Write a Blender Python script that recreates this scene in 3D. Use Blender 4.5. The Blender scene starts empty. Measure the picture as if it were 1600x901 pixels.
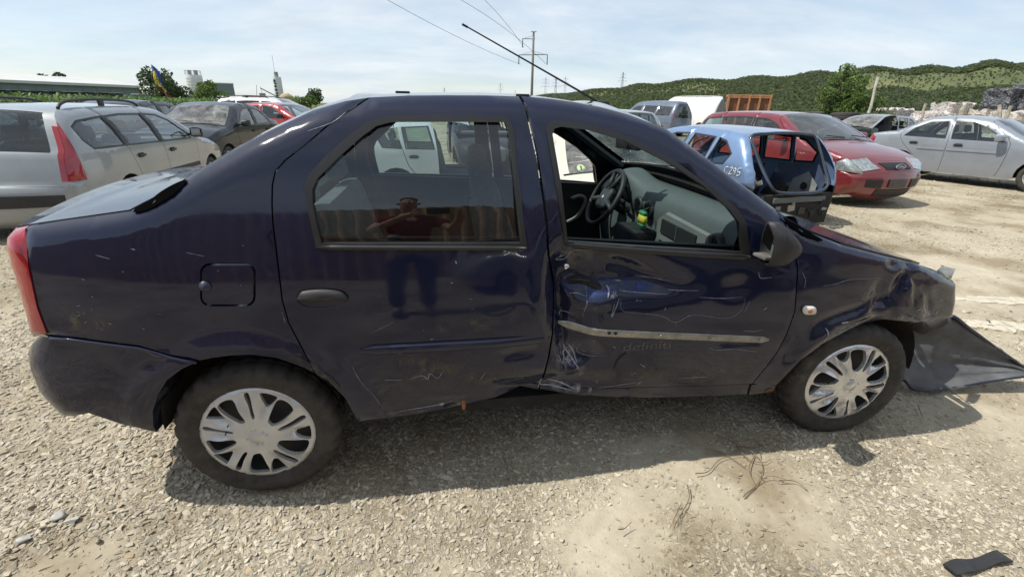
import bpy, bmesh, math, random
import numpy as np
from mathutils import Vector, Matrix, geometry
rnd = random.Random(7)
nrs = np.random.RandomState(11)
SC = bpy.context.scene
COL = SC.collection

# ------------------------------------------------------------------ camera
F_PX, PITCH, ROLL, YAW = 699.9174, 0.38533, 0.01996, 0.16628
CAM = np.array([0.72885, -1.49194, 1.49459])
fw = np.array([math.sin(YAW)*math.cos(PITCH), math.cos(YAW)*math.cos(PITCH), -math.sin(PITCH)])
r0 = np.array([math.cos(YAW), -math.sin(YAW), 0.0]); u0 = np.cross(r0, fw)
RT = r0*math.cos(ROLL)+u0*math.sin(ROLL); UP = -r0*math.sin(ROLL)+u0*math.cos(ROLL)
cd = bpy.data.cameras.new('camera'); cam = bpy.data.objects.new('camera', cd); COL.objects.link(cam)
cam.matrix_world = Matrix(((RT[0], UP[0], -fw[0], CAM[0]), (RT[1], UP[1], -fw[1], CAM[1]), (RT[2], UP[2], -fw[2], CAM[2]), (0, 0, 0, 1)))
cd.sensor_width = 36.0; cd.lens = F_PX/1600*36; cd.clip_start = 0.05; cd.clip_end = 6000
SC.camera = cam

# ------------------------------------------------------------------ world, sun, exposure
SUN_TO = np.array([-0.68, 0.045, 1.06]); SUN_TO = SUN_TO/np.linalg.norm(SUN_TO)
EL = math.asin(SUN_TO[2]); AZ = math.atan2(SUN_TO[0], SUN_TO[1])
W = bpy.data.worlds.new('World'); SC.world = W; W.use_nodes = True
nt = W.node_tree; nt.nodes.clear()
def wn(t, **k):
    n = nt.nodes.new(t)
    for a, b in k.items(): setattr(n, a, b)
    return n
out = wn('ShaderNodeOutputWorld'); bg = wn('ShaderNodeBackground'); bg.inputs[1].default_value = 0.118
sky = wn('ShaderNodeTexSky', sky_type='NISHITA'); sky.sun_disc = False; sky.sun_elevation = EL; sky.sun_rotation = AZ
sky.air_density = 1.0; sky.dust_density = 0.4; sky.ozone_density = 3.0
tc = wn('ShaderNodeTexCoord'); sep = wn('ShaderNodeSeparateXYZ'); nt.links.new(tc.outputs['Generated'], sep.inputs[0])
def wmath(op, a, b=None):
    n = wn('ShaderNodeMath', operation=op)
    for i, v in enumerate((a, b)):
        if v is None: continue
        if isinstance(v, (int, float)): n.inputs[i].default_value = v
        else: nt.links.new(v, n.inputs[i])
    return n.outputs[0]
zc = wmath('ADD', wmath('MAXIMUM', sep.outputs[2], 0.0), 0.22)
cx = wmath('DIVIDE', sep.outputs[0], zc); cy = wmath('DIVIDE', sep.outputs[1], zc)
cmb = wn('ShaderNodeCombineXYZ'); nt.links.new(cx, cmb.inputs[0]); nt.links.new(cy, cmb.inputs[1])
mp = wn('ShaderNodeMapping'); mp.inputs['Scale'].default_value = (0.55, 1.0, 1); mp.inputs['Rotation'].default_value = (0, 0, 0.35); nt.links.new(cmb.outputs[0], mp.inputs[0])
n1 = wn('ShaderNodeTexNoise'); n1.inputs['Scale'].default_value = 1.1; n1.inputs['Detail'].default_value = 8; n1.inputs['Roughness'].default_value = 0.62; n1.inputs['Distortion'].default_value = 0.5
nt.links.new(mp.outputs[0], n1.inputs[0])
cr = wn('ShaderNodeValToRGB'); cr.color_ramp.elements[0].position = 0.36; cr.color_ramp.elements[0].color = (.38, .38, .38, 1); cr.color_ramp.elements[1].position = 0.62; cr.color_ramp.elements[1].color = (0.93, 0.93, 0.93, 1)
nt.links.new(n1.outputs[0], cr.inputs[0])
n2 = wn('ShaderNodeTexNoise'); n2.inputs['Scale'].default_value = 2.3; n2.inputs['Detail'].default_value = 7; n2.inputs['Roughness'].default_value = 0.6
nt.links.new(mp.outputs[0], n2.inputs[0])
cr2 = wn('ShaderNodeValToRGB'); cr2.color_ramp.elements[0].position = 0.32; cr2.color_ramp.elements[0].color = (4.7, 5.4, 6.1, 1); cr2.color_ramp.elements[1].position = 0.7; cr2.color_ramp.elements[1].color = (6.4, 6.8, 7.1, 1)
nt.links.new(n2.outputs[0], cr2.inputs[0])
mx = wn('ShaderNodeMix', data_type='RGBA'); nt.links.new(cr.outputs[0], mx.inputs[0]); nt.links.new(sky.outputs[0], mx.inputs[6]); nt.links.new(cr2.outputs[0], mx.inputs[7])
nt.links.new(mx.outputs[2], bg.inputs[0]); nt.links.new(bg.outputs[0], out.inputs[0])
sl = bpy.data.lights.new('sun', 'SUN'); sl.energy = 4.1; sl.angle = math.radians(0.55); sl.color = (1.0, 0.955, 0.87)
so = bpy.data.objects.new('sun', sl); COL.objects.link(so); so.location = (-8, 2, 14)
so.rotation_euler = Vector(tuple(SUN_TO)).to_track_quat('Z', 'Y').to_euler()
SC.view_settings.view_transform = 'Standard'; SC.view_settings.look = 'None'; SC.view_settings.exposure = 0.28; SC.view_settings.gamma = 1.0
SC.cycles.use_denoising = True
SC.cycles.max_bounces = 8; SC.cycles.transparent_max_bounces = 16; SC.cycles.caustics_reflective = False; SC.cycles.caustics_refractive = False

# ------------------------------------------------------------------ pixel rays
def ray(u, v):
    d = fw*F_PX + RT*(u-800) - UP*(v-450.5)
    return d/np.linalg.norm(d)
def onY(u, v, Y):
    d = ray(u, v); return CAM+d*(Y-CAM[1])/d[1]
def onZ(u, v, Z=0.0):
    d = ray(u, v); return CAM+d*(Z-CAM[2])/d[2]
def far(u, v, dist):
    """point on the pixel's ray at a horizontal distance dist"""
    d = ray(u, v); return CAM+d*dist/math.hypot(d[0], d[1])

# ------------------------------------------------------------------ materials
MATS = {}
def newmat(name):
    m = bpy.data.materials.new(name); m.use_nodes = True; n = m.node_tree; n.nodes.clear(); MATS[name] = m
    o = n.nodes.new('ShaderNodeOutputMaterial'); b = n.nodes.new('ShaderNodeBsdfPrincipled'); n.links.new(b.outputs[0], o.inputs[0])
    return m, n, b, o
def nz(n, scale, detail=5, rough=.6, coord='Object', stretch=None):
    t = n.nodes.new('ShaderNodeTexCoord'); x = n.nodes.new('ShaderNodeTexNoise')
    x.inputs['Scale'].default_value = scale; x.inputs['Detail'].default_value = detail; x.inputs['Roughness'].default_value = rough
    if stretch:
        mpn = n.nodes.new('ShaderNodeMapping'); mpn.inputs['Scale'].default_value = stretch; n.links.new(t.outputs[coord], mpn.inputs[0]); n.links.new(mpn.outputs[0], x.inputs[0])
    else: n.links.new(t.outputs[coord], x.inputs[0])
    return x.outputs[0]
def ramp(n, src, *stops):
    r = n.nodes.new('ShaderNodeValToRGB'); e = r.color_ramp.elements
    while len(e) < len(stops): e.new(0.5)
    for i, (p, c) in enumerate(stops):
        e[i].position = p; e[i].color = (c, c, c, 1) if isinstance(c, (int, float)) else (*c, 1)
    n.links.new(src, r.inputs[0]); return r.outputs[0]
def mixc(n, fac, a, b, mode='MIX'):
    m = n.nodes.new('ShaderNodeMix'); m.data_type = 'RGBA'; m.blend_type = mode
    for i, v in ((0, fac), (6, a), (7, b)):
        if isinstance(v, (int, float)): m.inputs[i].default_value = v
        elif isinstance(v, tuple): m.inputs[i].default_value = (*v, 1)
        else: n.links.new(v, m.inputs[i])
    return m.outputs[2]
def bump(n, b, src, strength=.3, dist=.01):
    k = n.nodes.new('ShaderNodeBump'); k.inputs['Strength'].default_value = strength; k.inputs['Distance'].default_value = dist
    n.links.new(src, k.inputs['Height']); n.links.new(k.outputs[0], b.inputs['Normal']); return k
def M(name, col, rough=.5, metal=0., coat=0., var=.15, vscale=6., bmp=None, spec=.5, emit=None):
    """plain procedural material: colour with noise variation, optional bump"""
    if name in MATS: return MATS[name]
    m, n, b, o = newmat(name)
    s = nz(n, vscale); lo = tuple(c*(1-var) for c in col); hi = tuple(min(1, c*(1+var)) for c in col)
    n.links.new(ramp(n, s, (.3, lo), (.7, hi)), b.inputs['Base Color'])
    b.inputs['Metallic'].default_value = metal; b.inputs['Coat Weight'].default_value = coat; b.inputs['Coat Roughness'].default_value = .06
    b.inputs['Specular IOR Level'].default_value = spec
    n.links.new(ramp(n, nz(n, vscale*2.7, 4), (.3, max(0, rough-.07)), (.7, min(1, rough+.07))), b.inputs['Roughness'])
    if bmp: bump(n, b, nz(n, bmp[0], 6), bmp[1], bmp[2] if len(bmp) > 2 else .01)
    return m
def paint(name, col, dust=.35, dcol=(.30, .26, .20), flake=.25, rough=.32, dusth=(.15, .75), coat=1.0, spec=.5, film=.10):
    """car paint under a clear coat, with dust and splash dirt lying on the low panels"""
    if name in MATS: return MATS[name]
    m, n, b, o = newmat(name)
    tcn = n.nodes.new('ShaderNodeTexCoord'); geo = n.nodes.new('ShaderNodeNewGeometry'); sp = n.nodes.new('ShaderNodeSeparateXYZ'); n.links.new(geo.outputs['Position'], sp.inputs[0])
    hr = n.nodes.new('ShaderNodeMapRange'); hr.inputs[1].default_value = dusth[0]; hr.inputs[2].default_value = dusth[1]; hr.inputs[3].default_value = 1; hr.inputs[4].default_value = film; n.links.new(sp.outputs[2], hr.inputs[0])
    a = ramp(n, nz(n, 3.2, 9, .68), (.32, .25), (.72, 1.0)); a2 = ramp(n, nz(n, 38, 6, .7), (.35, .55), (.7, 1.0))
    mm = n.nodes.new('ShaderNodeMath'); mm.operation = 'MULTIPLY'; n.links.new(hr.outputs[0], mm.inputs[0]); n.links.new(a, mm.inputs[1])
    m2 = n.nodes.new('ShaderNodeMath'); m2.operation = 'MULTIPLY'; n.links.new(mm.outputs[0], m2.inputs[0]); n.links.new(a2, m2.inputs[1])
    m3 = n.nodes.new('ShaderNodeMath'); m3.operation = 'MULTIPLY'; n.links.new(m2.outputs[0], m3.inputs[0]); m3.inputs[1].default_value = dust
    c1 = ramp(n, nz(n, 2.1, 4), (.3, tuple(c*.9 for c in col)), (.7, tuple(min(1, c*1.1) for c in col)))
    n.links.new(mixc(n, m3.outputs[0], c1, dcol), b.inputs['Base Color'])
    b.inputs['Metallic'].default_value = flake; b.inputs['Roughness'].default_value = rough; b.inputs['Specular IOR Level'].default_value = spec
    cw = n.nodes.new('ShaderNodeMath'); cw.operation = 'SUBTRACT'; cw.inputs[0].default_value = coat; n.links.new(m3.outputs[0], cw.inputs[1]); cw.use_clamp = True
    n.links.new(cw.outputs[0], b.inputs['Coat Weight'])
    n.links.new(ramp(n, nz(n, 5, 7, .7), (.35, .03), (.8, .13)), b.inputs['Coat Roughness'])
    k = n.nodes.new('ShaderNodeBump'); k.inputs['Strength'].default_value = .05; k.inputs['Distance'].default_value = .02; n.links.new(nz(n, 2.6, 3), k.inputs['Height'])
    n.links.new(k.outputs[0], b.inputs['Normal']); n.links.new(k.outputs[0], b.inputs['Coat Normal'])
    return m
def glass(name, tint=(.62, .72, .70), refl=1.0, dirt=.06, dcol=(.55, .52, .46)):
    """thin sheet glass: tinted see-through with fresnel reflection and a film of dust"""
    if name in MATS: return MATS[name]
    m = bpy.data.materials.new(name); m.use_nodes = True; n = m.node_tree; n.nodes.clear(); MATS[name] = m
    o = n.nodes.new('ShaderNodeOutputMaterial'); tr = n.nodes.new('ShaderNodeBsdfTransparent'); tr.inputs[0].default_value = (*tint, 1)
    gl = n.nodes.new('ShaderNodeBsdfGlossy'); gl.inputs['Roughness'].default_value = 0.012
    df = n.nodes.new('ShaderNodeBsdfDiffuse'); df.inputs[0].default_value = (*dcol, 1)
    fr = n.nodes.new('ShaderNodeFresnel'); ge = n.nodes.new('ShaderNodeNewGeometry'); mr = n.nodes.new('ShaderNodeMapRange'); mr.inputs[3].default_value = 1.5; mr.inputs[4].default_value = 1/1.5; n.links.new(ge.outputs['Backfacing'], mr.inputs[0]); n.links.new(mr.outputs[0], fr.inputs[0])
    mf = n.nodes.new('ShaderNodeMath'); mf.operation = 'MULTIPLY'; mf.inputs[1].default_value = 1.9*refl; mf.use_clamp = True; n.links.new(fr.outputs[0], mf.inputs[0])
    a = n.nodes.new('ShaderNodeMixShader'); n.links.new(mf.outputs[0], a.inputs[0]); n.links.new(tr.outputs[0], a.inputs[1]); n.links.new(gl.outputs[0], a.inputs[2])
    d = n.nodes.new('ShaderNodeMixShader'); n.links.new(ramp(n, nz(n, 4, 8, .7), (.35, 0.), (.8, dirt*2)), d.inputs[0]); n.links.new(a.outputs[0], d.inputs[1]); n.links.new(df.outputs[0], d.inputs[2])
    n.links.new(d.outputs[0], o.inputs[0]); return m

# ------------------------------------------------------------------ object helpers
def link(o, parent=None):
    COL.objects.link(o)
    if parent is not None: o.parent = parent
    return o
def tag(o, label=None, cat=None, group=None, kind=None):
    if label: o['label'] = label
    if cat: o['category'] = cat
    if group: o['group'] = group
    if kind: o['kind'] = kind
    return o
def empty(name, loc, rz=0., label=None, cat=None, group=None):
    o = bpy.data.objects.new(name, None); o.empty_display_size = .2; COL.objects.link(o)
    o.location = loc; o.rotation_euler = (0, 0, rz); return tag(o, label, cat, group)
def mesh(name, verts, faces, mat, parent=None, smooth=False, loc=None):
    me = bpy.data.meshes.new(name); me.from_pydata([tuple(map(float, v)) for v in verts], [], [tuple(map(int, f)) for f in faces])
    if smooth: me.polygons.foreach_set('use_smooth', [True]*len(me.polygons))
    me.update()
    if mat is not None: me.materials.append(mat)
    o = bpy.data.objects.new(name, me); link(o, parent)
    if loc is not None: o.location = loc
    return o
class MB:
    """collects boxes, bars, tubes, lathes into ONE mesh"""
    def __init__(s): s.v = []; s.f = []
    def add(s, v, f):
        k = len(s.v); s.v += [tuple(map(float, p)) for p in v]; s.f += [tuple(i+k for i in q) for q in f]; return s
    def box(s, c, d, rot=None, bev=0.):
        hx, hy, hz = d[0]/2, d[1]/2, d[2]/2; bv = min(bev, hx*.9, hy*.9, hz*.9)
        bm = bmesh.new(); bmesh.ops.create_cube(bm, size=1.0)
        for q in bm.verts: q.co = Vector((q.co.x*d[0], q.co.y*d[1], q.co.z*d[2]))
        if bv > 0: bmesh.ops.bevel(bm, geom=bm.edges[:], offset=bv, segments=2, affect='EDGES', profile=.6)
        if rot is not None:
            R = rot if isinstance(rot, Matrix) else Matrix.Rotation(rot, 3, 'Z')
            for q in bm.verts: q.co = R @ q.co
        bm.verts.index_update()
        s.add([(q.co.x+c[0], q.co.y+c[1], q.co.z+c[2]) for q in bm.verts], [[q.index for q in f.verts] for f in bm.faces]); bm.free(); return s
    def tube(s, pts, rad, seg=8, caps=True, closed=False):
        P = [Vector(tuple(map(float, p))) for p in pts]; n = len(P); vs = []; fs = []
        rr = rad if isinstance(rad, (list, tuple)) else [rad]*n
        prev = None
        for i in range(n):
            t = (P[(i+1) % n]-P[i-1]) if closed else (P[min(i+1, n-1)]-P[max(i-1, 0)])
            t.normalize()
            if prev is None: a = t.orthogonal().normalized()
            else: a = (prev-t*prev.dot(t)); a = a.normalized() if a.length > 1e-6 else t.orthogonal().normalized()
            prev = a; b = t.cross(a)
            for k in range(seg):
                an = 2*math.pi*k/seg; vs.append(P[i]+(a*math.cos(an)+b*math.sin(an))*rr[i])
        m = n if closed else n-1
        for i in range(m):
            for k in range(seg):
                j = (i+1) % n; fs.append((i*seg+k, i*seg+(k+1) % seg, j*seg+(k+1) % seg, j*seg+k))
        if caps and not closed:
            fs.append(tuple(range(seg-1, -1, -1))); fs.append(tuple((n-1)*seg+k for k in range(seg)))
        return s.add(vs, fs)
    def lathe(s, prof, seg=32, axis='Z', c=(0, 0, 0), a0=0., a1=2*math.pi):
        n = len(prof); full = abs(a1-a0-2*math.pi) < 1e-6; cols = seg if full else seg+1; vs = []; fs = []
        for k in range(cols):
            an = a0+(a1-a0)*k/seg; cs, sn = math.cos(an), math.sin(an)
            for r, h in prof:
                p = (r*cs, r*sn, h) if axis == 'Z' else ((r*cs, h, r*sn) if axis == 'Y' else (h, r*cs, r*sn))
                vs.append((p[0]+c[0], p[1]+c[1], p[2]+c[2]))
        for k in range(seg):
            j = (k+1) % cols
            for i in range(n-1): fs.append((k*n+i, j*n+i, j*n+i+1, k*n+i+1))
        return s.add(vs, fs)
    def prism(s, poly, y0, y1, plane='XZ'):
        n = len(poly); g = {'XZ': lambda p, y: (p[0], y, p[1]), 'XY': lambda p, y: (p[0], p[1], y), 'YZ': lambda p, y: (y, p[0], p[1])}[plane]
        vs = [g(p, y0) for p in poly]+[g(p, y1) for p in poly]
        fs = [tuple(range(n)), tuple(range(2*n-1, n-1, -1))]+[(i, i+n, (i+1) % n+n, (i+1) % n) for i in range(n)]
        return s.add(vs, fs)
    def build(s, name, mat, parent=None, smooth=False, loc=None, auto=None):
        me = bpy.data.meshes.new(name); me.from_pydata(s.v, [], s.f)
        bm = bmesh.new(); bm.from_mesh(me); bmesh.ops.recalc_face_normals(bm, faces=bm.faces[:]); bm.to_mesh(me); bm.free()
        if smooth or auto:
            me.polygons.foreach_set('use_smooth', [True]*len(me.polygons))
            if auto: me.set_sharp_from_angle(angle=math.radians(auto))
        me.update(); me.materials.append(mat)
        o = bpy.data.objects.new(name, me); link(o, parent)
        if loc is not None: o.location = loc
        return o
def copy_tree(o, parent=None):
    c = o.copy(); COL.objects.link(c); c.parent = parent
    for ch in list(o.children): copy_tree(ch, c)
    return c
def spline(pts, n=6, closed=False):
    """Catmull-Rom through points (tuples of any length)"""
    P = [np.array(p, float) for p in pts]; N = len(P); o = []
    for i in range(N if closed else N-1):
        p1, p2 = P[i], P[(i+1) % N]
        p0 = P[i-1] if (closed or i > 0) else 2*p1-p2; p3 = P[(i+2) % N] if (closed or i < N-2) else 2*p2-p1
        for k in range(n):
            t = k/n; o.append(.5*((2*p1)+(-p0+p2)*t+(2*p0-5*p1+4*p2-p3)*t*t+(-p0+3*p1-3*p2+p3)*t**3))
    if not closed: o.append(P[-1])
    return [tuple(q) for q in o]

# ------------------------------------------------------------------ sheet-metal shell: side panels cut by lines, lofted tops
def offset_poly(pts, d):
    P = np.array(pts, float); T = np.gradient(P, axis=0); T /= np.linalg.norm(T, axis=1)[:, None]+1e-12
    return P+np.stack([-T[:, 1], T[:, 0]], 1)*d
def gapline(pts, g=.0055, ext=.02):
    P = [np.array(p[:2], float) for p in pts]
    a = P[0]-P[1]; a /= np.linalg.norm(a); b = P[-1]-P[-2]; b /= np.linalg.norm(b)
    P = [P[0]+a*ext]+P+[P[-1]+b*ext]
    L = offset_poly(P, g/2); R = offset_poly(P, -g/2)
    return [tuple(q) for q in L]+[tuple(q) for q in R[::-1]]
def shrink(poly, d):
    """offset a closed polygon inwards"""
    P = np.array(poly, float); n = len(P); area = .5*np.sum(P[:, 0]*np.roll(P[:, 1], -1)-np.roll(P[:, 0], -1)*P[:, 1]); s = 1 if area > 0 else -1; o = []
    for i in range(n):
        a = P[i]-P[i-1]; b = P[(i+1) % n]-P[i]; a = a/(np.linalg.norm(a)+1e-9); b = b/(np.linalg.norm(b)+1e-9)
        na = np.array([-a[1], a[0]])*s; nb = np.array([-b[1], b[0]])*s; m = na+nb; l = max(.5, float(m@m)/2); o.append(tuple(P[i]+m*d/l))
    return o
def panelize(loops, seeds, sp, bbox, fine=None):
    """constrained triangulation of a sheet; regions bounded by loops are named by seed points"""
    vs = []; es = []
    for lp in loops:
        k = len(vs); n = len(lp); vs += [Vector((float(a[0]), float(a[1]))) for a in lp]; es += [(k+i, k+(i+1) % n) for i in range(n)]
    x0, z0, x1, z1 = bbox
    def grid(x0, z0, x1, z1, sp):
        j = 0; z = z0
        while z < z1:
            x = x0+(sp/2 if j % 2 else 0)
            while x < x1:
                vs.append(Vector((x+rnd.uniform(-.12, .12)*sp, z+rnd.uniform(-.12, .12)*sp))); x += sp
            z += sp*.87; j += 1
    grid(x0, z0, x1, z1, sp)
    for fb in (fine or []): grid(*fb)
    V, E, Fc, ov, oe, of = geometry.delaunay_2d_cdt(vs, es, [], 0, 1e-5)
    V = np.array([(v.x, v.y) for v in V])
    cons = set(tuple(sorted(e)) for e, q in zip(E, oe) if len(q))
    adj = {}
    for i, f in enumerate(Fc):
        for k in range(len(f)):
            adj.setdefault(tuple(sorted((f[k], f[(k+1) % len(f)]))), []).append(i)
    T = V[np.array(Fc)]
    def find(p):
        p = np.array(p[:2]); a, b, c = T[:, 0], T[:, 1], T[:, 2]
        cr = lambda o, q: (q[:, 0]-o[:, 0])*(p[1]-o[:, 1])-(q[:, 1]-o[:, 1])*(p[0]-o[:, 0])
        s1, s2, s3 = cr(a, b), cr(b, c), cr(c, a)
        w = np.where(((s1 >= 0) & (s2 >= 0) & (s3 >= 0)) | ((s1 <= 0) & (s2 <= 0) & (s3 <= 0)))[0]
        return int(w[0]) if len(w) else None
    res = {}; taken = {}
    for name, pts in seeds.items():
        pts = pts if isinstance(pts, list) else [pts]; got = set()
        for p in pts:
            s = find(p)
            if s is None or s in got: continue
            if s in taken: print('SEED CLASH', name, taken[s]); continue
            st = [s]; got.add(s)
            while st:
                i = st.pop(); f = Fc[i]
                for k in range(len(f)):
                    e = tuple(sorted((f[k], f[(k+1) % len(f)])))
                    if e in cons: continue
                    for j in adj[e]:
                        if j not in got: got.add(j); st.append(j)
        for i in got: taken[i] = name
        idx = sorted(set(q for i in got for q in Fc[i])); mp_ = {q: k for k, q in enumerate(idx)}
        res[name] = (V[idx], [tuple(mp_[q] for q in Fc[i]) for i in sorted(got)])
    return res
class Shell:
    def __init__(s, wf, prof, near_disp=None):
        """wf(x,z): half width; prof: closed-over top profile [(x,z,R,r,crown)] from rear foot to front foot"""
        s.wf = wf; s.P = np.array(prof, float); s.nd = near_disp
    def y(s, X, Z):
        X = np.asarray(X, float); Z = np.asarray(Z, float); P = s.P; best = np.full(X.shape, 1e9); Rr = np.full(X.shape, .05); rr = np.zeros(X.shape)
        for i in range(len(P)-1):
            a, b = P[i], P[i+1]; dx, dz = b[0]-a[0], b[1]-a[1]; L = dx*dx+dz*dz+1e-12
            t = np.clip(((X-a[0])*dx+(Z-a[1])*dz)/L, 0, 1); d = np.hypot(X-a[0]-t*dx, Z-a[1]-t*dz)
            m = d < best; best = np.where(m, d, best); Rr = np.where(m, a[2]+t*(b[2]-a[2]), Rr); rr = np.where(m, a[3]+t*(b[3]-a[3]), rr)
        q = np.clip(1-best/Rr, 0, 1); return s.wf(X, Z)-rr*(1-np.sqrt(np.clip(1-q*q, 0, 1)))
    def panel(s, name, vt, side, mat, parent, off=0., th=.018, disp=None, flange=True):
        V, T = vt; X, Z = V[:, 0], V[:, 1]; y = s.y(X, Z)+off
        if side < 0 and s.nd is not None: y = y-s.nd(X, Z)
        if disp is not None: y = y+disp(X, Z)
        A = np.stack([X, side*y, Z], 1); n = len(A); tri = np.array(T)
        t3 = A[tri]; nrm = np.cross(t3[:, 1]-t3[:, 0], t3[:, 2]-t3[:, 0])
        flip = nrm[:, 1]*side < 0; tri[flip] = tri[flip][:, ::-1]
        fs = [tuple(t) for t in tri]; vs = [tuple(a) for a in A]
        ns = len(fs)
        if flange:
            cnt = {}
            for t in fs:
                for k in range(3):
                    e = (t[k], t[(k+1) % 3]); cnt[tuple(sorted(e))] = None if tuple(sorted(e)) in cnt else e
            for e in cnt.values():
                if e is None: continue
                a, b = A[e[0]], A[e[1]]; k = len(vs); i = np.array([0, -side*th, 0])
                vs += [tuple(a), tuple(b), tuple(b+i), tuple(a+i)]; fs.append((k+1, k, k+3, k+2))
        o = mesh(name, vs, fs, mat, parent)
        o.data.polygons.foreach_set('use_smooth', [i < ns for i in range(len(fs))]); return o
    def loft(s, name, i0, i1, mat, parent, t0=-1., t1=1., nt_=16, off=0., th=.012, cpow=2.2, lift=None, edge=True, rim=True):
        """sheet across the car between profile rows i0..i1 (float indices allowed)"""
        P = s.P; ii = [i0]+[i for i in range(int(math.floor(i0))+1, int(math.ceil(i1)))]+[i1]
        g = lambda c, q: np.interp(q, range(len(P)), P[:, c])
        rows = np.array([[g(c, q) for c in range(5)] for q in ii])
        tn = np.gradient(rows[:, :2], axis=0) if len(rows) > 1 else np.array([[1, 0]])
        # normal from the whole profile
        full = np.gradient(P[:, :2], axis=0); nx = np.interp(ii, range(len(P)), -full[:, 1]); nzv = np.interp(ii, range(len(P)), full[:, 0]); l = np.hypot(nx, nzv)+1e-9
        N = np.stack([nx/l, nzv/l], 1)
        we = s.y(rows[:, 0], rows[:, 1]); ts = np.linspace(t0, t1, nt_+1); vs = []
        for k in range(len(rows)):
            for t in ts:
                c = rows[k, 4]*(1-abs(t)**cpow)+off
                p = np.array([rows[k, 0]+N[k, 0]*c, t*we[k], rows[k, 1]+N[k, 1]*c])
                if lift is not None: p = p+np.array(lift(p[0], p[1], p[2], t))
                vs.append(p)
        n = nt_+1; fs = [(k*n+j, (k+1)*n+j, (k+1)*n+j+1, k*n+j+1) for k in range(len(rows)-1) for j in range(nt_)]
        ns = len(fs); V = [tuple(v) for v in vs]
        if rim and th:
            bd = [(j, j+1) for j in range(nt_)]+[((len(rows)-1)*n+j+1, (len(rows)-1)*n+j) for j in range(nt_)]+[(k*n+n, k*n) if 0 else ((k+1)*n, k*n) for k in range(len(rows)-1)]+[(k*n+nt_, (k+1)*n+nt_) for k in range(len(rows)-1)]
            inn = lambda q: vs[q]-th*np.array([N[q//n, 0], 0, N[q//n, 1]])
            for a, b in bd:
                k = len(V); V += [tuple(vs[a]), tuple(vs[b]), tuple(inn(b)), tuple(inn(a))]; fs.append((k, k+1, k+2, k+3))
        o = mesh(name, V, fs, mat, parent)
        o.data.polygons.foreach_set('use_smooth', [i < ns for i in range(len(fs))]); return o
# ------------------------------------------------------------------ shared materials
m_blk = M('black_plastic', (.022, .022, .024), .55, var=.3, vscale=14, bmp=(120, .15))
m_rub = M('window_rubber', (.018, .018, .018), .42, var=.2)
m_tyre = M('tyre_rubber', (.042, .038, .033), .82, var=.45, vscale=18, bmp=(90, .25, .004))
m_under = M('underbody', (.016, .015, .014), .9, var=.4)
m_liner = M('wheel_liner_dirt', (.035, .029, .022), .95, var=.5, vscale=9, bmp=(40, .4))
m_rim = M('steel_rim', (.10, .095, .09), .6, metal=.3, var=.3)
m_cover = M('wheel_cover_silver', (.56, .56, .55), .36, metal=.35, var=.14, vscale=11)
m_coverf = M('wheel_cover_bright', (.68, .68, .68), .25, metal=.6, var=.14, vscale=11)
m_int = M('cabin_plastic', (.092, .110, .110), .62, var=.06, vscale=20, bmp=(240, .12, .003))
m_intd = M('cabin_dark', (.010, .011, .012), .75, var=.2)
m_intl = M('cabin_grey', (.16, .17, .165), .6, var=.15)
m_seat = M('seat_cloth', (.060, .062, .068), .95, var=.3, vscale=30, bmp=(180, .4, .004))
m_seatg = M('seat_cloth_grey', (.15, .155, .16), .95, var=.25, vscale=20, bmp=(150, .4, .004))
m_metal = M('bare_metal', (.30, .29, .26), .45, metal=.6, var=.35, vscale=25)
m_chrome = M('chrome', (.7, .7, .7), .12, metal=1., var=.05)
m_red = M('tail_lamp_red', (.30, .004, .012), .18, coat=1., var=.12, vscale=3)
m_redd = M('tail_lamp_dark', (.16, .004, .008), .2, coat=1.)
m_lamp = M('lamp_clear', (.40, .43, .42), .16, coat=1., var=.45, vscale=16, metal=.5)
m_white = M('white_plastic', (.70, .68, .62), .4, var=.1)
m_orange = M('amber_lens', (.45, .10, .02), .3, coat=.5)
m_prim = M('scraped_filler', (.46, .46, .46), .7, var=.35, vscale=40)
m_scr = M('bare_scratch', (.24, .26, .31), .6, var=.6, vscale=90)
m_rust = M('rust', (.20, .085, .035), .9, var=.5, vscale=30)
g_side = glass('tinted_glass', (.68, .78, .78), 1.15, .008)
g_clear = glass('clear_glass', (.66, .78, .76), 1.0, .05)
g_dusty = glass('dusty_glass', (.52, .62, .62), 1.0, .28)
g_dark = glass('dark_glass', (.16, .19, .20), 1.3, .05)

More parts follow.
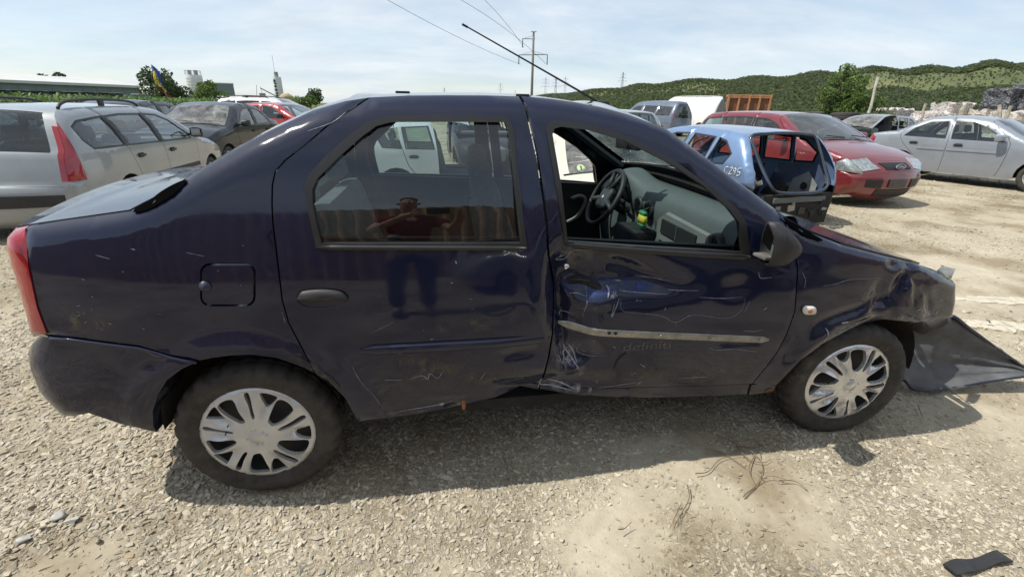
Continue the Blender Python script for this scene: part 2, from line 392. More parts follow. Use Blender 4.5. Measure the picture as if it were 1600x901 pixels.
# ------------------------------------------------------------------ wheels
def cover_mesh(R=.205, seed=0, spin=0.0):
    """five-fold pressed wheel cover: large windows, slits and small triangles"""
    cir = lambda r, n: [(r*math.cos(2*math.pi*k/n), r*math.sin(2*math.pi*k/n)) for k in range(n)]
    loops = [cir(R, 72), cir(R*.905, 60), cir(R*.145, 30), cir(R*.175, 30)]
    pol = lambda a, r: (R*r*math.cos(math.radians(a)+spin), R*r*math.sin(math.radians(a)+spin))
    for k in range(5):
        a = 72*k
        loops.append(spline([pol(a-10, .40), pol(a-11, .62), pol(a-9, .83), pol(a+3, .865), pol(a+13, .83), pol(a+13, .60), pol(a+9, .40), pol(a, .36)], 3, True))
        loops.append(spline([pol(a-25, .40), pol(a-23.5, .62), pol(a-21.5, .86), pol(a-27, .88), pol(a-30, .64), pol(a-32, .42)], 3, True))
        loops.append(spline([pol(a-48, .60), pol(a-39, .82), pol(a-40, .885), pol(a-56, .885), pol(a-57, .80)], 3, True))
    seeds = {'a': [(R*.95, 0), pol(-14, .6), (0.001, .001), (R*.16, 0)]}
    vt = panelize(loops, seeds, R*.07, (-R, -R, R, R))['a']
    V, T = vt; rr = np.hypot(V[:, 0], V[:, 1])/R; an = np.arctan2(V[:, 1], V[:, 0])-spin
    h = .022*(1-rr**2)-.020*np.clip((rr-.93)/.07, 0, 1)**2+.010*np.cos(5*an+.9)*np.exp(-((rr-.6)/.22)**2)-.007*((rr > .15) & (rr < .17))
    h = h+.009*np.cos(15*an+2.2)*np.exp(-((rr-.62)/.2)**2)
    vs = [(a[0], a[1], b) for a, b in zip(V, h)]; fs = list(T); cnt = {}
    for t in T:
        for k in range(3):
            e = (t[k], t[(k+1) % 3]); q = tuple(sorted(e)); cnt[q] = None if q in cnt else e
    ns = len(fs)
    for e in cnt.values():
        if e is None: continue
        k = len(vs); a, b = vs[e[0]], vs[e[1]]
        fs.append((k, k+1, k+2, k+3)); dr = .92 if math.hypot(a[0], a[1]) < R*.93 else 1.0
        cx_, cy_ = 0, 0
        vs += [a, b, (b[0], b[1], b[2]-.016), (a[0], a[1], a[2]-.016)]
    return vs, fs, ns
def tyre_lathe(R, Ri, wd, seg=120):
    """tyre round the Y axis; tread shoulder cut into lugs"""
    h = wd/2; pr = [(Ri, -h*.72), (Ri+.012, -h*.86), (Ri+(R-Ri)*.45, -h*1.0), (Ri+(R-Ri)*.78, -h*.95), (R-.012, -h*.83), (R-.003, -h*.70), (R, -h*.45), (R, -h*.43), (R-.007, -h*.40), (R, -h*.37), (R+.001, -h*.08), (R-.007, -h*.05),
        (R-.007, h*.05), (R+.001, h*.08), (R, h*.37), (R-.007, h*.40), (R, h*.43), (R, h*.45), (R-.003, h*.70), (R-.012, h*.83), (R-(R-Ri)*.22, h*.95), (Ri+(R-Ri)*.45, h), (Ri+.012, h*.86), (Ri, h*.72)]
    vs = []; fs = []; n = len(pr)
    for k in range(seg):
        a = 2*math.pi*k/seg; lug = (k % 4) == 0
        for i, (r, y) in enumerate(pr):
            if lug and 4 <= i <= n-5 and i not in (8, 11, 12, 15): r -= .009
            if (k % 2 == 0) and i in (3, n-4): r -= .002
            vs.append((r*math.cos(a), y, r*math.sin(a)))
    for k in range(seg):
        j = (k+1) % seg; fs += [(k*n+i, j*n+i, j*n+i+1, k*n+i+1) for i in range(n-1)]
    return vs, fs
def make_wheel(parent, c, side, R=.305, wd=.185, cover='five', mat=None, rz=0., spin=0., Rc=.205, seed=0):
    """wheel = tyre, steel rim, cover; sits at c with its outer face towards side"""
    w = empty('wheel', c, rz); w.parent = parent
    v, f = tyre_lathe(R, Rc*.97, wd, 120 if cover == 'five' else 48); t = mesh('tyre', v, f, m_tyre, w, True)
    o = side*wd*.5
    rim = MB(); rim.lathe([(Rc*.97, -wd*.36), (Rc*.97, wd*.36)], 40, 'Y'); rim.lathe([(.001, side*wd*.06), (Rc*.5, side*wd*.1), (Rc*.97, side*wd*.0)], 40, 'Y')
    rim.build('rim', m_rim, w, True)
    if cover == 'five':
        vs, fs, ns = cover_mesh(Rc*1.06, seed, spin)
        V = [(a, side*(wd*.43+hh), b) for a, b, hh in vs]
        if side > 0: fs = [tuple(q[::-1]) for q in fs]
        cv = mesh('wheel_cover', V, fs, mat or m_cover, w); cv.data.polygons.foreach_set('use_smooth', [i < ns for i in range(len(fs))])
        cap = MB().lathe([(.0005, side*(wd*.43+.024)), (Rc*.13, side*(wd*.43+.023)), (Rc*.15, side*(wd*.43+.018))], 24, 'Y').build('centre_cap', mat or m_cover, cv, True)
        MB().tube([(-.095, side*(wd*.43+.010), .06), (-.105, side*(wd*.43+.018), .03), (-.12, side*(wd*.43+.012), .0)], .0022, 5).build('cable_tie', m_blk, cv)
    elif cover == 'spoke':
        a = MB()
        for k in range(7):
            an = 2*math.pi*k/7+spin; d = Vector((math.cos(an), 0, math.sin(an))); p = Vector((-math.sin(an), 0, math.cos(an)))
            q0, q1 = d*Rc*.12, d*Rc*.95; ww = .022; y0, y1 = side*wd*.40, side*wd*.34
            a.add([(q0-p*ww)+Vector((0, y0, 0)), (q0+p*ww)+Vector((0, y0, 0)), (q1+p*ww*.8)+Vector((0, y1, 0)), (q1-p*ww*.8)+Vector((0, y1, 0)),
                   (q0-p*ww)+Vector((0, y0*.4, 0)), (q0+p*ww)+Vector((0, y0*.4, 0)), (q1+p*ww*.8)+Vector((0, y1*.4, 0)), (q1-p*ww*.8)+Vector((0, y1*.4, 0))],
                  [(0, 1, 2, 3), (0, 4, 5, 1), (2, 6, 7, 3), (1, 5, 6, 2), (3, 7, 4, 0)])
        a.lathe([(Rc*.90, side*wd*.30), (Rc*.93, side*wd*.38), (Rc*.99, side*wd*.37)], 36, 'Y'); a.lathe([(.001, side*wd*.42), (Rc*.2, side*wd*.41), (Rc*.24, side*wd*.3)], 20, 'Y')
        a.build('wheel_cover', mat or m_cover, w, auto=35)
    return w
def arch_liner(parent, x, z, R, y0, y1, mat=None):
    """half drum of dark plastic inside a wheel arch"""
    a = MB(); a.lathe([(R, y0), (R, y1), (.02, y1)], 28, 'Y', (x, 0, z), -.02, math.pi+.02); return a.build('wheel_liner', mat or m_liner, parent, True)

# ------------------------------------------------------------------ THE DAMAGED BLUE SEDAN
CL = .87
def lw(x, z):
    x = np.asarray(x, float); z = np.asarray(z, float)
    w = .87-.26*np.maximum(0, .72-z)**2-.18*np.maximum(0, z-.74)**2
    q = np.maximum(0, z-1.0); w = w-.03*q-.10*q**2
    w = w-.16*np.maximum(0, -.1-x)**2-.10*np.maximum(0, x-2.2)**2
    # flared arch lips
    for cx_ in (.0, 2.63):
        d = np.hypot(x-cx_, (z-.30)); w = w+.016*np.exp(-((d-.40)/.045)**2)*np.clip((z-.28)/.1, 0, 1)
    return w
def LU(u, v, ins=0.):
    """photo pixel -> (x,z) on the near flank of the sedan"""
    Y = .05
    for _ in range(12):
        q = onY(u, v, Y); Y = CL-float(lw(q[0], q[2]))+ins
    return (q[0], q[2])
def LUS(pts, ins=0.): return [LU(a, b, ins) for a, b in pts]

# dents of the near flank, in (x,z) metres: centre, radii, depth, rotation
DENTS = []
def dent(u, v, ru, rv, depth, rot=0.):
    c = LU(u, v); DENTS.append((c[0], c[1], ru, rv, depth, rot))
dent(888, 470, .075, .22, .085, .10)      # crushed rear edge of the front door
dent(905, 560, .11, .07, .035, -.2)
dent(915, 442, .10, .05, .022)
dent(1010, 440, .22, .07, .014, -.06)
dent(870, 600, .22, .06, .030)
dent(840, 545, .10, .10, .016)
dent(800, 612, .16, .045, .030, -.2)
dent(720, 630, .20, .025, .018)
dent(1150, 450, .07, .05, .008)
dent(1375, 470, .05, .09, .022, .3)       # folded wing above the wheel
dent(1410, 440, .035, .10, .018, -.5)
dent(1330, 490, .16, .03, .018, .25)
dent(1440, 470, .05, .09, -.010, .2)
dent(965, 425, .17, .085, .030, -.25)
dent(905, 425, .08, .07, .030)
dent(1400, 415, .05, .02, .016, -.2)
dent(240, 560, .10, .03, .010)
def crease(X, Z, a, b, wd, h):
    """sharp-edged fold along the line a-b"""
    a = np.array(a); b = np.array(b); d = b-a; L = float(np.linalg.norm(d)); d = d/L
    t = np.clip((X-a[0])*d[0]+(Z-a[1])*d[1], 0, L); q = np.hypot(X-a[0]-t*d[0], Z-a[1]-t*d[1]); e = np.sin(np.pi*np.clip(t/L, 0.02, .98))
    return h*e*np.clip(1-q/wd, 0, 1)
CR = [((877, 405), (884, 600), .030, .022), ((899, 402), (904, 505), .028, -.014), ((930, 400), (1045, 440), .04, .012), ((884, 402), (892, 500), .035, -.018), ((905, 455), (985, 440), .03, .012), ((960, 440), (1090, 452), .05, .008), ((895, 480), (960, 470), .03, -.012),
      ((1345, 495), (1378, 462), .025, -.016), ((1378, 462), (1400, 500), .03, .018), ((1420, 415), (1424, 480), .02, -.016), ((1405, 410), (1440, 420), .03, .014),
      ((1290, 520), (1400, 492), .03, .014), ((880, 590), (930, 560), .03, -.012), ((770, 560), (845, 548), .03, .010), ((700, 600), (790, 580), .04, .006), ((1395, 430), (1470, 440), .03, .010), ((1440, 440), (1455, 495), .025, .014)]
CRX = [(LU(*a), LU(*b), w_, h_*(1.5 if a[0] < 1200 else .8)) for a, b, w_, h_ in CR]
def ldisp(X, Z):
    D = np.zeros_like(X)
    for cx_, cz_, ru, rv, dp, ro in DENTS:
        c, s = math.cos(ro), math.sin(ro); a = ((X-cx_)*c+(Z-cz_)*s)/ru; b = (-(X-cx_)*s+(Z-cz_)*c)/rv; D = D+dp*np.exp(-(a*a+b*b)*1.2)
    for a, b, w_, h_ in CRX: D = D+crease(X, Z, a, b, w_, h_)
    # small hammering of the crushed zones
    m = np.exp(-((X-1.25)/.28)**2)*np.exp(-((Z-.75)/.35)**2)+.5*np.exp(-((X-2.85)/.3)**2)*np.exp(-((Z-.75)/.25)**2)
    D = D+m*(.003*np.sin(17*X+9*Z)*np.sin(15*Z-7*X)+.0012*np.sin(43*X-21*Z)*np.sin(29*Z+5*X))
    return D
p_navy = paint('navy_paint', (.0045, .0078, .031), .50, (.068, .064, .060), .0, .5, (.20, .85), spec=.05, film=.30)
p_navyi = M('navy_inner', (.008, .011, .035), .5, coat=.3, var=.2)

# --- near-side profile (silhouette edge) traced along the photograph, rear foot to front foot
def pr(pts, R, r, cr_): return [(*LU(a, b, r), R, r, cr_) for a, b in pts]
PROF = pr([(114, 631), (76, 590)], .16, .13, .045)+pr([(59, 545), (60, 527)], .16, .13, .05)+pr([(66, 518)], .10, .10, .05)+pr([(43, 440), (22, 366)], .09, .09, .06)+pr([(27, 355)], .06, .06, .06)+pr([(60, 350), (100, 344), (150, 337), (206, 329)], .05, .04, .035)
iDECK = len(PROF)-1
PROF += pr([(245, 306), (280, 286), (350, 243), (420, 205)], .07, .055, .05)+pr([(490, 172), (540, 158)], .07, .06, .04)
iRR = len(PROF)-1
PROF += pr([(577, 152.5), (640, 149.5), (700, 149), (760, 149.3), (820, 151), (860, 154.5), (900, 160), (940, 168)], .06, .05, .022)
iRF = len(PROF)-1
PROF += pr([(985, 180), (1040, 201), (1097, 242), (1153, 284), (1206, 323)], .06, .045, .06)
iCOWL = len(PROF)-1
PROF += pr([(1225, 339), (1262, 362), (1316, 383), (1373, 398), (1428, 411)], .04, .025, .035)
iHOOD = len(PROF)-1
PROF += pr([(1460, 421), (1483, 434)], .07, .06, .03)+pr([(1485, 462), (1479, 490)], .06, .05, .03)
SH = Shell(lw, PROF, ldisp)
def LE(u, v):
    Y = .10
    for _ in range(40):
        q = onY(u, v, Y); Y = .5*Y+.5*(CL-float(SH.y(q[0], q[2])))
    return (q[0], q[2])
# outline underneath: from the front foot back along arches and sill
UNDER = LUS([(1453, 500), (1416, 502), (1380, 499), (1353, 505), (1326, 516), (1286, 536), (1250, 563), (1222, 592), (1211, 603), (1209, 612), (1172, 616), (1120, 619), (1060, 621), (1010, 622), (960, 621), (902, 618.5), (870, 616), (843, 614), (815, 611), (800, 617), (775, 624), (740, 631), (690, 640), (640, 648), (600, 653), (560, 658), (553, 646), (540, 622), (512, 594), (476, 574), (434, 559), (395, 553.5), (359, 555), (330, 559), (311, 563), (285, 575), (262, 592), (248, 615), (240, 640), (241, 664), (246, 673), (190, 660), (140, 643)])
OUT = [(p[0], p[1]) for p in PROF]+UNDER
ln = lambda *pts: LUS(pts)
L_rd = ln((577, 150), (517, 192), (475, 228), (446, 250), (430, 268), (425.5, 290), (425, 318), (426, 345), (436, 427), (441, 469), (451, 504), (470, 540), (496, 588))
L_bb = LUS([(815.5, 149), (822, 166), (839, 243), (850, 315), (855, 352), (857, 385), (860, 405), (866, 432), (872, 452), (870, 480), (866.5, 526), (860, 557), (852, 587), (846, 606), (843.5, 618)])
L_ff = [LE(1211, 326)]+LUS([(1228, 352), (1241, 390), (1246, 416), (1246, 431), (1242, 486), (1230, 520), (1217, 546), (1195, 576), (1173, 602), (1168, 620)])
L_rk = LUS([(1176, 600), (1120, 602.5), (1060, 604), (1000, 605.5), (950, 607.5), (900, 609), (862, 608), (842, 606)])
L_bs = [(PROF[3][0]-.03, PROF[3][1]+.004)]+[LE(*q) for q in [(75, 523.5), (147, 532), (217, 541), (266, 557), (312, 564)]]
TL = [(PROF[i][0]-.02, PROF[i][1]) for i in (7, 6, 5, 4)]+[LE(*q) for q in [(74, 520), (59, 480), (46, 420), (41, 357)]]+[(PROF[8][0]*.5+PROF[7][0]*.5, PROF[7][1]+.03)]
WR_O = (LUS([(494, 385), (486, 350), (480, 320), (476, 290), (483, 271), (512, 241), (546, 211), (573, 191), (598, 182.5), (630, 180.5), (700, 180), (781, 180.8), (796, 187), (802, 203), (812, 290), (823, 385)]))
WR_I = LUS([(502.5, 380), (494, 345), (489, 320), (488.5, 296), (496, 279), (530, 245), (565, 214), (588, 197), (611, 191), (700, 190.5), (788, 191), (794, 200), (803, 285), (813, 379.5)])
WF_O = LUS([(885, 383), (868, 290), (853, 203), (856, 192), (867, 187.5), (900, 191), (931, 197), (986, 215), (1050, 248.5), (1111, 291.5), (1153, 327.5), (1166, 348), (1172, 402), (1100, 396), (1000, 390)])
WF_I = LUS([(890, 380), (877, 290), (863, 210), (866, 201), (876, 198), (917, 203), (975, 220), (1040, 252), (1097, 289), (1137, 325), (1154, 347), (1160, 394), (1100, 390), (1000, 385)])
def rrect(u0, v0, u1, v1, r, n=4):
    o = []
    for cx_, cy_, a0 in ((u1-r, v0+r, -90), (u1-r, v1-r, 0), (u0+r, v1-r, 90), (u0+r, v0+r, 180)):
        for k in range(n+1):
            a = math.radians(a0+90*k/n); o.append((cx_+r*math.cos(a), cy_+r*math.sin(a)))
    return o
FU_O = LUS(rrect(312.5, 411, 399.5, 478.5, 15)); FU_I = LUS(rrect(316, 414.5, 396, 475, 12))
HB = LUS([(890, 452), (896, 443), (925, 441), (945, 449), (946, 456), (936, 458), (900, 456)])
loops = [OUT, gapline(L_rd, .005), gapline(L_bb, .009), gapline(L_ff, .0055), gapline(L_rk, .007), gapline(L_bs, .009), TL, WR_O, WR_I, WF_O, WF_I, FU_O, FU_I]
seeds = {'quarter_panel': LU(200, 450), 'rear_bumper': LU(150, 600), 'rear_door': LU(650, 450), 'front_door': LU(1050, 500), 'wing': LU(1330, 430), 'sill': LU(1100, 612),
         'tail': LU(50, 450), 'rwin': LU(650, 300), 'fwin': LU(1000, 320), 'rrub': LU(484, 330), 'frub': LU(860, 220), 'fuel': LU(355, 440)}
fineb = [(.95, .28, 1.75, 1.08, .016), (2.3, .50, 3.25, 1.02, .016)]
PN = panelize(loops, seeds, .034, (-.9, .2, 3.4, 1.6), fineb)
sedan = empty('crashed_sedan', (0, CL, 0), 0, 'dark navy blue four door sedan with crushed front door and torn front bumper', 'car')
PT = {}
for sd in (-1, 1):
    PT['q', sd] = SH.panel('quarter_panel', PN['quarter_panel'], sd, p_navy, sedan)
    PT['b', sd] = SH.panel('rear_bumper_side', PN['rear_bumper'], sd, p_navy, sedan, off=.006, th=.20)
    PT['rd', sd] = SH.panel('rear_door', PN['rear_door'], sd, p_navy, sedan, th=.03, disp=(lambda X, Z: .012*np.exp(-((X-1.08)/.06)**2)*np.exp(-((Z-.75)/.25)**2)) if sd < 0 else None)
    PT['fd', sd] = SH.panel('front_door', PN['front_door'], sd, p_navy, sedan, th=.03)
    PT['w', sd] = SH.panel('front_wing', PN['wing'], sd, p_navy, sedan)
    SH.panel('sill', PN['sill'], sd, p_navy, sedan, off=-.006)
    SH.panel('tail_lamp', PN['tail'], sd, m_red, sedan, off=.004)
    SH.panel('window_seal', PN['rrub'], sd, m_rub, PT['rd', sd], off=.004, th=.02)
    SH.panel('window_seal', PN['frub'], sd, m_rub, PT['fd', sd], off=.004, th=.02)
    SH.panel('window_pane', PN['rwin'], sd, g_side, PT['rd', sd], off=-.012, flange=False)
    f = SH.panel('fuel_flap', PN['fuel'], sd, p_navy, PT['q', sd], off=.001) if sd < 0 else SH.panel('fuel_blank', PN['fuel'], sd, p_navy, PT['q', sd])
fuel_c = LU(322, 446)
# --- lofted top panels
lft = lambda x, y, z, t: (0, 0, .004*max(0, min(1, (x-2.05)/.2))+.010*math.sin(x*9+y*4)*max(0, min(.6, x-2.2))*(1-abs(t)**4))
SH.loft('rear_bumper', 0, 3.6, p_navy, sedan, nt_=24, cpow=2.6)
SH.loft('tail_panel', 3.62, 6.9, p_navy, sedan, nt_=20, cpow=2.6)
dk = SH.loft('boot_lid', 6.92, iDECK-.05, p_navy, sedan, nt_=18, off=.004)
SH.loft('rear_screen_surround', iDECK, iRR, p_navy, sedan, -1, -.86, 3, rim=False); SH.loft('rear_screen_surround', iDECK, iRR, p_navy, sedan, .86, 1, 3, rim=False)
SH.loft('rear_screen', iDECK+.1, iRR-.1, g_dusty, sedan, -.86, .86, 16, rim=False, off=-.004)
rf = SH.loft('roof', iRR, iRF+.25, p_navy, sedan, nt_=22, th=.02)
SH.loft('headlining', iRR+.2, iRF, m_intl, rf, -.93, .93, 12, off=-.03, rim=False)
SH.loft('screen_pillar', iRF+.25, iCOWL, p_navy, sedan, -1, -.90, 4, rim=False, off=0); SH.loft('screen_pillar', iRF+.25, iCOWL, p_navy, sedan, .90, 1, 4, rim=False)
SH.loft('pillar_trim', iRF+.1, iCOWL, m_int, sedan, -.985, -.87, 4, off=-.03, th=.02); SH.loft('pillar_trim', iRF+.1, iCOWL, m_int, sedan, .87, .985, 4, off=-.03, th=.02)
ws = SH.loft('windscreen', iRF+.2, iCOWL+.05, g_clear, sedan, -.905, .905, 20, rim=False, off=-.003)
hd = SH.loft('bonnet', iCOWL+.7, iHOOD+.35, p_navy, sedan, -.985, .985, 22, lift=lft, off=.004)
SH.loft('scuttle', iCOWL-.02, iCOWL+.8, m_blk, sedan, -.98, .98, 10, off=-.012)
SH.loft('front_panel', iHOOD+.4, len(PROF)-1.0, m_blk, sedan, -.97, .97, 16, off=-.05)
# ------------------------------------------------------------------ sedan: wheels, trim, cabin, damage
L3 = lambda p: (p[0], p[1]-CL, p[2])            # world point -> sedan-local
make_wheel(sedan, (0, -.745, .298), -1, .302, .185, 'five', m_cover, 0, math.radians(117))
make_wheel(sedan, (2.63, -.745, .298), -1, .302, .185, 'five', m_coverf, -.065, math.radians(20))
make_wheel(sedan, (0, .745, .298), 1, .302, .185, 'spoke', m_cover); make_wheel(sedan, (2.63, .745, .298), 1, .302, .185, 'spoke', m_cover, -.065)
for x in (.03, 2.62):
    for sd in (-1, 1): arch_liner(sedan, x, .34, .365, sd*.80, sd*.52)
b = MB(); b.box((1.3, 0, .30), (1.9, 1.52, .05)); b.box((-.25, 0, .36), (.95, 1.05, .16)); b.box((2.55, 0, .34), (1.2, 1.0, .12)); b.box((2.18, 0, .66), (.05, 1.5, .75)); b.box((.10, 0, .72), (.06, 1.1, .75))
b.box((-.35, 0, .52), (.60, 1.1, .04)); b.build('underbody', m_under, sedan)
MB().box((3.02, 0, .58), (.12, 1.2, .22), bev=.03).build('front_beam', m_under, sedan)
# a quiet flank point in sedan-local coordinates
def fl(u, v, off=.002, side=-1):
    x, z = LE(u, v); X = np.array([x]); Z = np.array([z]); y = float(SH.y(X, Z)[0]-ldisp(X, Z)[0])+off
    return np.array([x, -y, z])
def ribbon(px, width, mat, parent, off=.0022, name='scratch', taper=True, n=4, raw=False):
    """thin mark lying on the flank along a pixel polyline; width in metres"""
    P = spline([LU(*q) for q in px], n) if len(px) > 2 else [tuple(np.array(LU(*px[0]))*(1-k/4)+np.array(LU(*px[1]))*k/4) for k in range(5)]
    P = np.array(P); T = np.gradient(P, axis=0); T /= np.linalg.norm(T, axis=1)[:, None]+1e-9; Nn = np.stack([-T[:, 1], T[:, 0]], 1)
    m = len(P); ww = width/2*(np.array([.25+.75*math.sin(math.pi*(k+.5)/m)*(rnd.uniform(.5, 1.2) if name == 'scratch' else 1.) for k in range(m)]) if taper else np.ones(m))
    A = P+Nn*ww[:, None]; B = P-Nn*ww[:, None]; V = np.concatenate([A, B]); y = SH.y(V[:, 0], V[:, 1])-ldisp(V[:, 0], V[:, 1])+off
    vs = [(a[0], -q, a[1]) for a, q in zip(V, y)]; fs = [(k, k+1, m+k+1, m+k) for k in range(m-1)]
    return mesh(name, vs, fs, mat, parent, True)
def strip(px0, px1, th, mat, parent, name, h=.012, n=14, off=0.):
    """moulding between two pixel points on the flank: rounded bar of height th (m)"""
    a, c = np.array(LU(*px0)), np.array(LU(*px1)); vs = []; sec = [(-.5, 0), (-.46, .6), (-.25, 1), (.25, 1), (.46, .6), (.5, 0)]; k6 = len(sec)
    for i in range(n+1):
        p = a+(c-a)*i/n; e = min(1, .35+min(i, n-i)*.9)
        for s_, o in sec:
            x, z = p[0], p[1]+s_*th*e; y = float(SH.y(np.array([x]), np.array([z]))[0]-ldisp(np.array([x]), np.array([z]))[0]); vs.append((x, -(y+off+o*h*e), z))
    fs = [(i*k6+j, i*k6+j+1, (i+1)*k6+j+1, (i+1)*k6+j) for i in range(n) for j in range(k6-1)]+[tuple(range(k6)), tuple(n*k6+j for j in range(k6-1, -1, -1))]
    return mesh(name, vs, fs, mat, parent, True)
RD, FD, QP, WG = PT['rd', -1], PT['fd', -1], PT['q', -1], PT['w', -1]
strip((562, 547.5), (862, 530.5), .040, p_navy, RD, 'side_moulding', .014)
st = strip((880, 517), (1201, 530.5), .032, m_metal, FD, 'moulding_rail', .003, 26, .002)
for u, v in ((951, 519), (961, 519.5)): MB().lathe([(.001, 0), (.007, 0)], 10, 'Y', tuple(fl(u, v, .0075))).build('clip_hole', m_intd, st)
for u, v in ((1031, 523), (1109, 526), (1187, 529.5)):
    MB().lathe([(.001, -.004), (.005, -.003), (.0075, 0)], 12, 'Y', tuple(fl(u, v, .008))).build('rivet', m_metal, st, True)
strip((493, 386), (823, 387.5), .018, m_rub, RD, 'waist_seal', .012); strip((886, 385), (1172, 401), .024, m_rub, FD, 'waist_seal', .014, 20)
# rear door handle: recessed cup and pull
hc = fl(504, 466, .0)
hb = MB()
cup = spline([(464, 463), (472, 453), (504, 450), (532, 453), (545, 464), (532, 476), (500, 480), (472, 476)], 4, True)
n = len(cup); vs = [tuple(fl(u, v, .003)) for u, v in cup]+[tuple(fl(504+(u-504)*.8, 466+(v-466)*.75, -.02)) for u, v in cup]
mesh('handle_cup', vs+[tuple(fl(504, 466, -.022))], [(i, (i+1) % n, n+(i+1) % n, n+i) for i in range(n)]+[(n+i, n+(i+1) % n, 2*n) for i in range(n)], p_navyi, RD, True)
pl = spline([(466, 463), (474, 454), (504, 451), (531, 454), (542, 462), (541, 467), (504, 469), (468, 468)], 4, True); n = len(pl)
vs = [tuple(fl(u, v, .004)) for u, v in pl]+[tuple(fl(504+(u-504)*.92, 460+(v-460)*.8, .016)) for u, v in pl]
mesh('door_handle', vs+[tuple(fl(504, 460, .019))], [(i, (i+1) % n, n+(i+1) % n, n+i) for i in range(n)]+[(n+i, n+(i+1) % n, 2*n) for i in range(n)], m_blk, RD, True)
# broken front handle: open hole with a stub
cup = spline([(891, 452), (897, 444), (918, 440), (938, 445), (945, 453), (936, 456), (915, 452), (898, 453)], 3, True); n = len(cup)
vs = [tuple(fl(u, v, .002)) for u, v in cup]+[tuple(fl(918+(u-918)*.85, 449+(v-449)*.8, .008)) for u, v in cup]
mesh('handle_hole', vs+[tuple(fl(918, 448, .009))], [(i, (i+1) % n, n+(i+1) % n, n+i) for i in range(n)]+[(n+i, n+(i+1) % n, 2*n) for i in range(n)], m_intd, FD, True)
MB().tube([fl(897, 447, .010), fl(915, 445, .018), fl(929, 447, .010)], .006, 6).build('handle_stub', m_blk, FD, True)
lk = fl(895, 428, .004); MB().lathe([(.001, -.006), (.009, -.005), (.013, 0)], 16, 'Y', tuple(lk)).build('lock_barrel', m_chrome, FD, True)
tb = fl(321, 447, .004); bm_ = MB(); bm_.lathe([(.001, -.014), (.012, -.010), (.019, 0)], 16, 'Y', tuple(tb)); bm_.build('flap_pull', p_navyi, QP, True)
ind = [tuple(fl(u, v, .003)) for u, v in rrect(1253, 477.5, 1273, 490, 5)]; n = len(ind)
io = mesh('side_repeater', ind+[(a, b_-.007, c) for a, b_, c in ind]+[tuple(np.mean(ind, 0)-np.array([0, .009, 0]))], [(i, (i+1) % n, n+(i+1) % n, n+i) for i in range(n)]+[(n+i, n+(i+1) % n, 2*n) for i in range(n)], m_white, WG, True)
MB().lathe([(.001, -.004), (.009, -.002), (.010, 0)], 12, 'Y', tuple(fl(1263, 484, .0125))).build('amber_bulb', m_orange, io, True)
# door mirror: hollow shell, glass gone
def mpt(u, v, Y): return np.array(L3(onY(u, v, Y+.07)))
rim_o = [(1200, 346, -.16), (1208, 362, -.19), (1211, 378, -.20), (1207, 400, -.195), (1199, 417, -.17), (1188, 408, -.10), (1186, 396, -.06), (1190, 372, -.05), (1194, 357, -.08)]
back = [(1216, 347, -.15), (1232, 358, -.17), (1246, 378, -.175), (1247, 398, -.17), (1226, 415, -.15), (1203, 411, -.09), (1197, 400, -.05), (1204, 368, -.04), (1209, 352, -.07)]
bk2 = [(1224, 357, -.13), (1238, 370, -.15), (1249, 386, -.15), (1246, 398, -.15), (1228, 410, -.13), (1212, 405, -.09), (1210, 398, -.07), (1214, 374, -.06), (1218, 360, -.09)]
R1 = [mpt(*q) for q in rim_o]; R2 = [mpt(*q) for q in back]; R3 = [mpt(*q)+np.array([.012, 0, 0]) for q in bk2]
def ringloft(rings, name, mat, parent, cap=True):
    rings = [spline([tuple(p) for p in r], 4, True) for r in rings]; n = len(rings[0]); vs = [p for r in rings for p in r]
    fs = [(i*n+j, i*n+(j+1) % n, (i+1)*n+(j+1) % n, (i+1)*n+j) for i in range(len(rings)-1) for j in range(n)]
    if cap: vs.append(tuple(np.mean(rings[-1], 0))); fs += [((len(rings)-1)*n+j, (len(rings)-1)*n+(j+1) % n, len(vs)-1) for j in range(n)]
    return mesh(name, vs, fs, mat, parent, True)
R0 = [q+(np.mean(R1, 0)-q)*.12 for q in R1]; Rin = [q+(np.mean(R1, 0)-q)*.2+np.array([.06, 0, 0]) for q in R1]
mir = ringloft([R0, R1, R2, R3], 'door_mirror', m_blk, FD); ringloft([R0, Rin], 'mirror_cavity', m_intd, mir)
c_ = np.mean(R1, 0); MB().box(tuple(c_+np.array([.045, 0, -.01])), (.02, .035, .10), bev=.006).build('mirror_mount', m_int, mir, auto=30)
MB().box(tuple(c_+np.array([.02, .02, -.052])), (.05, .07, .012), bev=.004).build('mirror_lip', m_metal, mir, auto=30)
MB().tube([mpt(1208, 366, -.04), mpt(1195, 366, .02), mpt(1180, 376, .055)], [.022, .025, .03], 10).build('mirror_arm', m_blk, mir, True)
fm = lambda R: [np.array([q[0], -q[1], q[2]]) for q in R]
mf_ = ringloft([fm(R0), fm(R1), fm(R2), fm(R3)], 'door_mirror', m_blk, PT['fd', 1]); MB().box(tuple(fm([c_])[0]+np.array([.012, 0, 0])), (.008, .12, .10), bev=.003).build('mirror_glass', m_chrome, mf_); MB().tube([(1.97, .84, 1.04), (1.93, .79, 1.03)], .025, 8).build('mirror_arm', m_blk, mf_)
# aerial
MB().tube([L3(onY(948, 167, CL)), L3(onY(840, 105, CL)), L3(onY(726, 40, CL))], [.0055, .004, .003], 6).build('aerial', m_blk, rf)
MB().tube([L3(onY(731, 43, CL)), L3(onY(722, 38, CL))], [.005, .005], 6).build('aerial_tip', m_blk, rf)
MB().box((1.57, 0, 1.512), (.07, .04, .035), bev=.012).build('aerial_base', m_blk, rf, auto=30)
for x in (.62, 1.05): MB().box((x, -.60, 1.534), (.05, .012, .008), bev=.003).build('roof_clip', m_blk, rf)
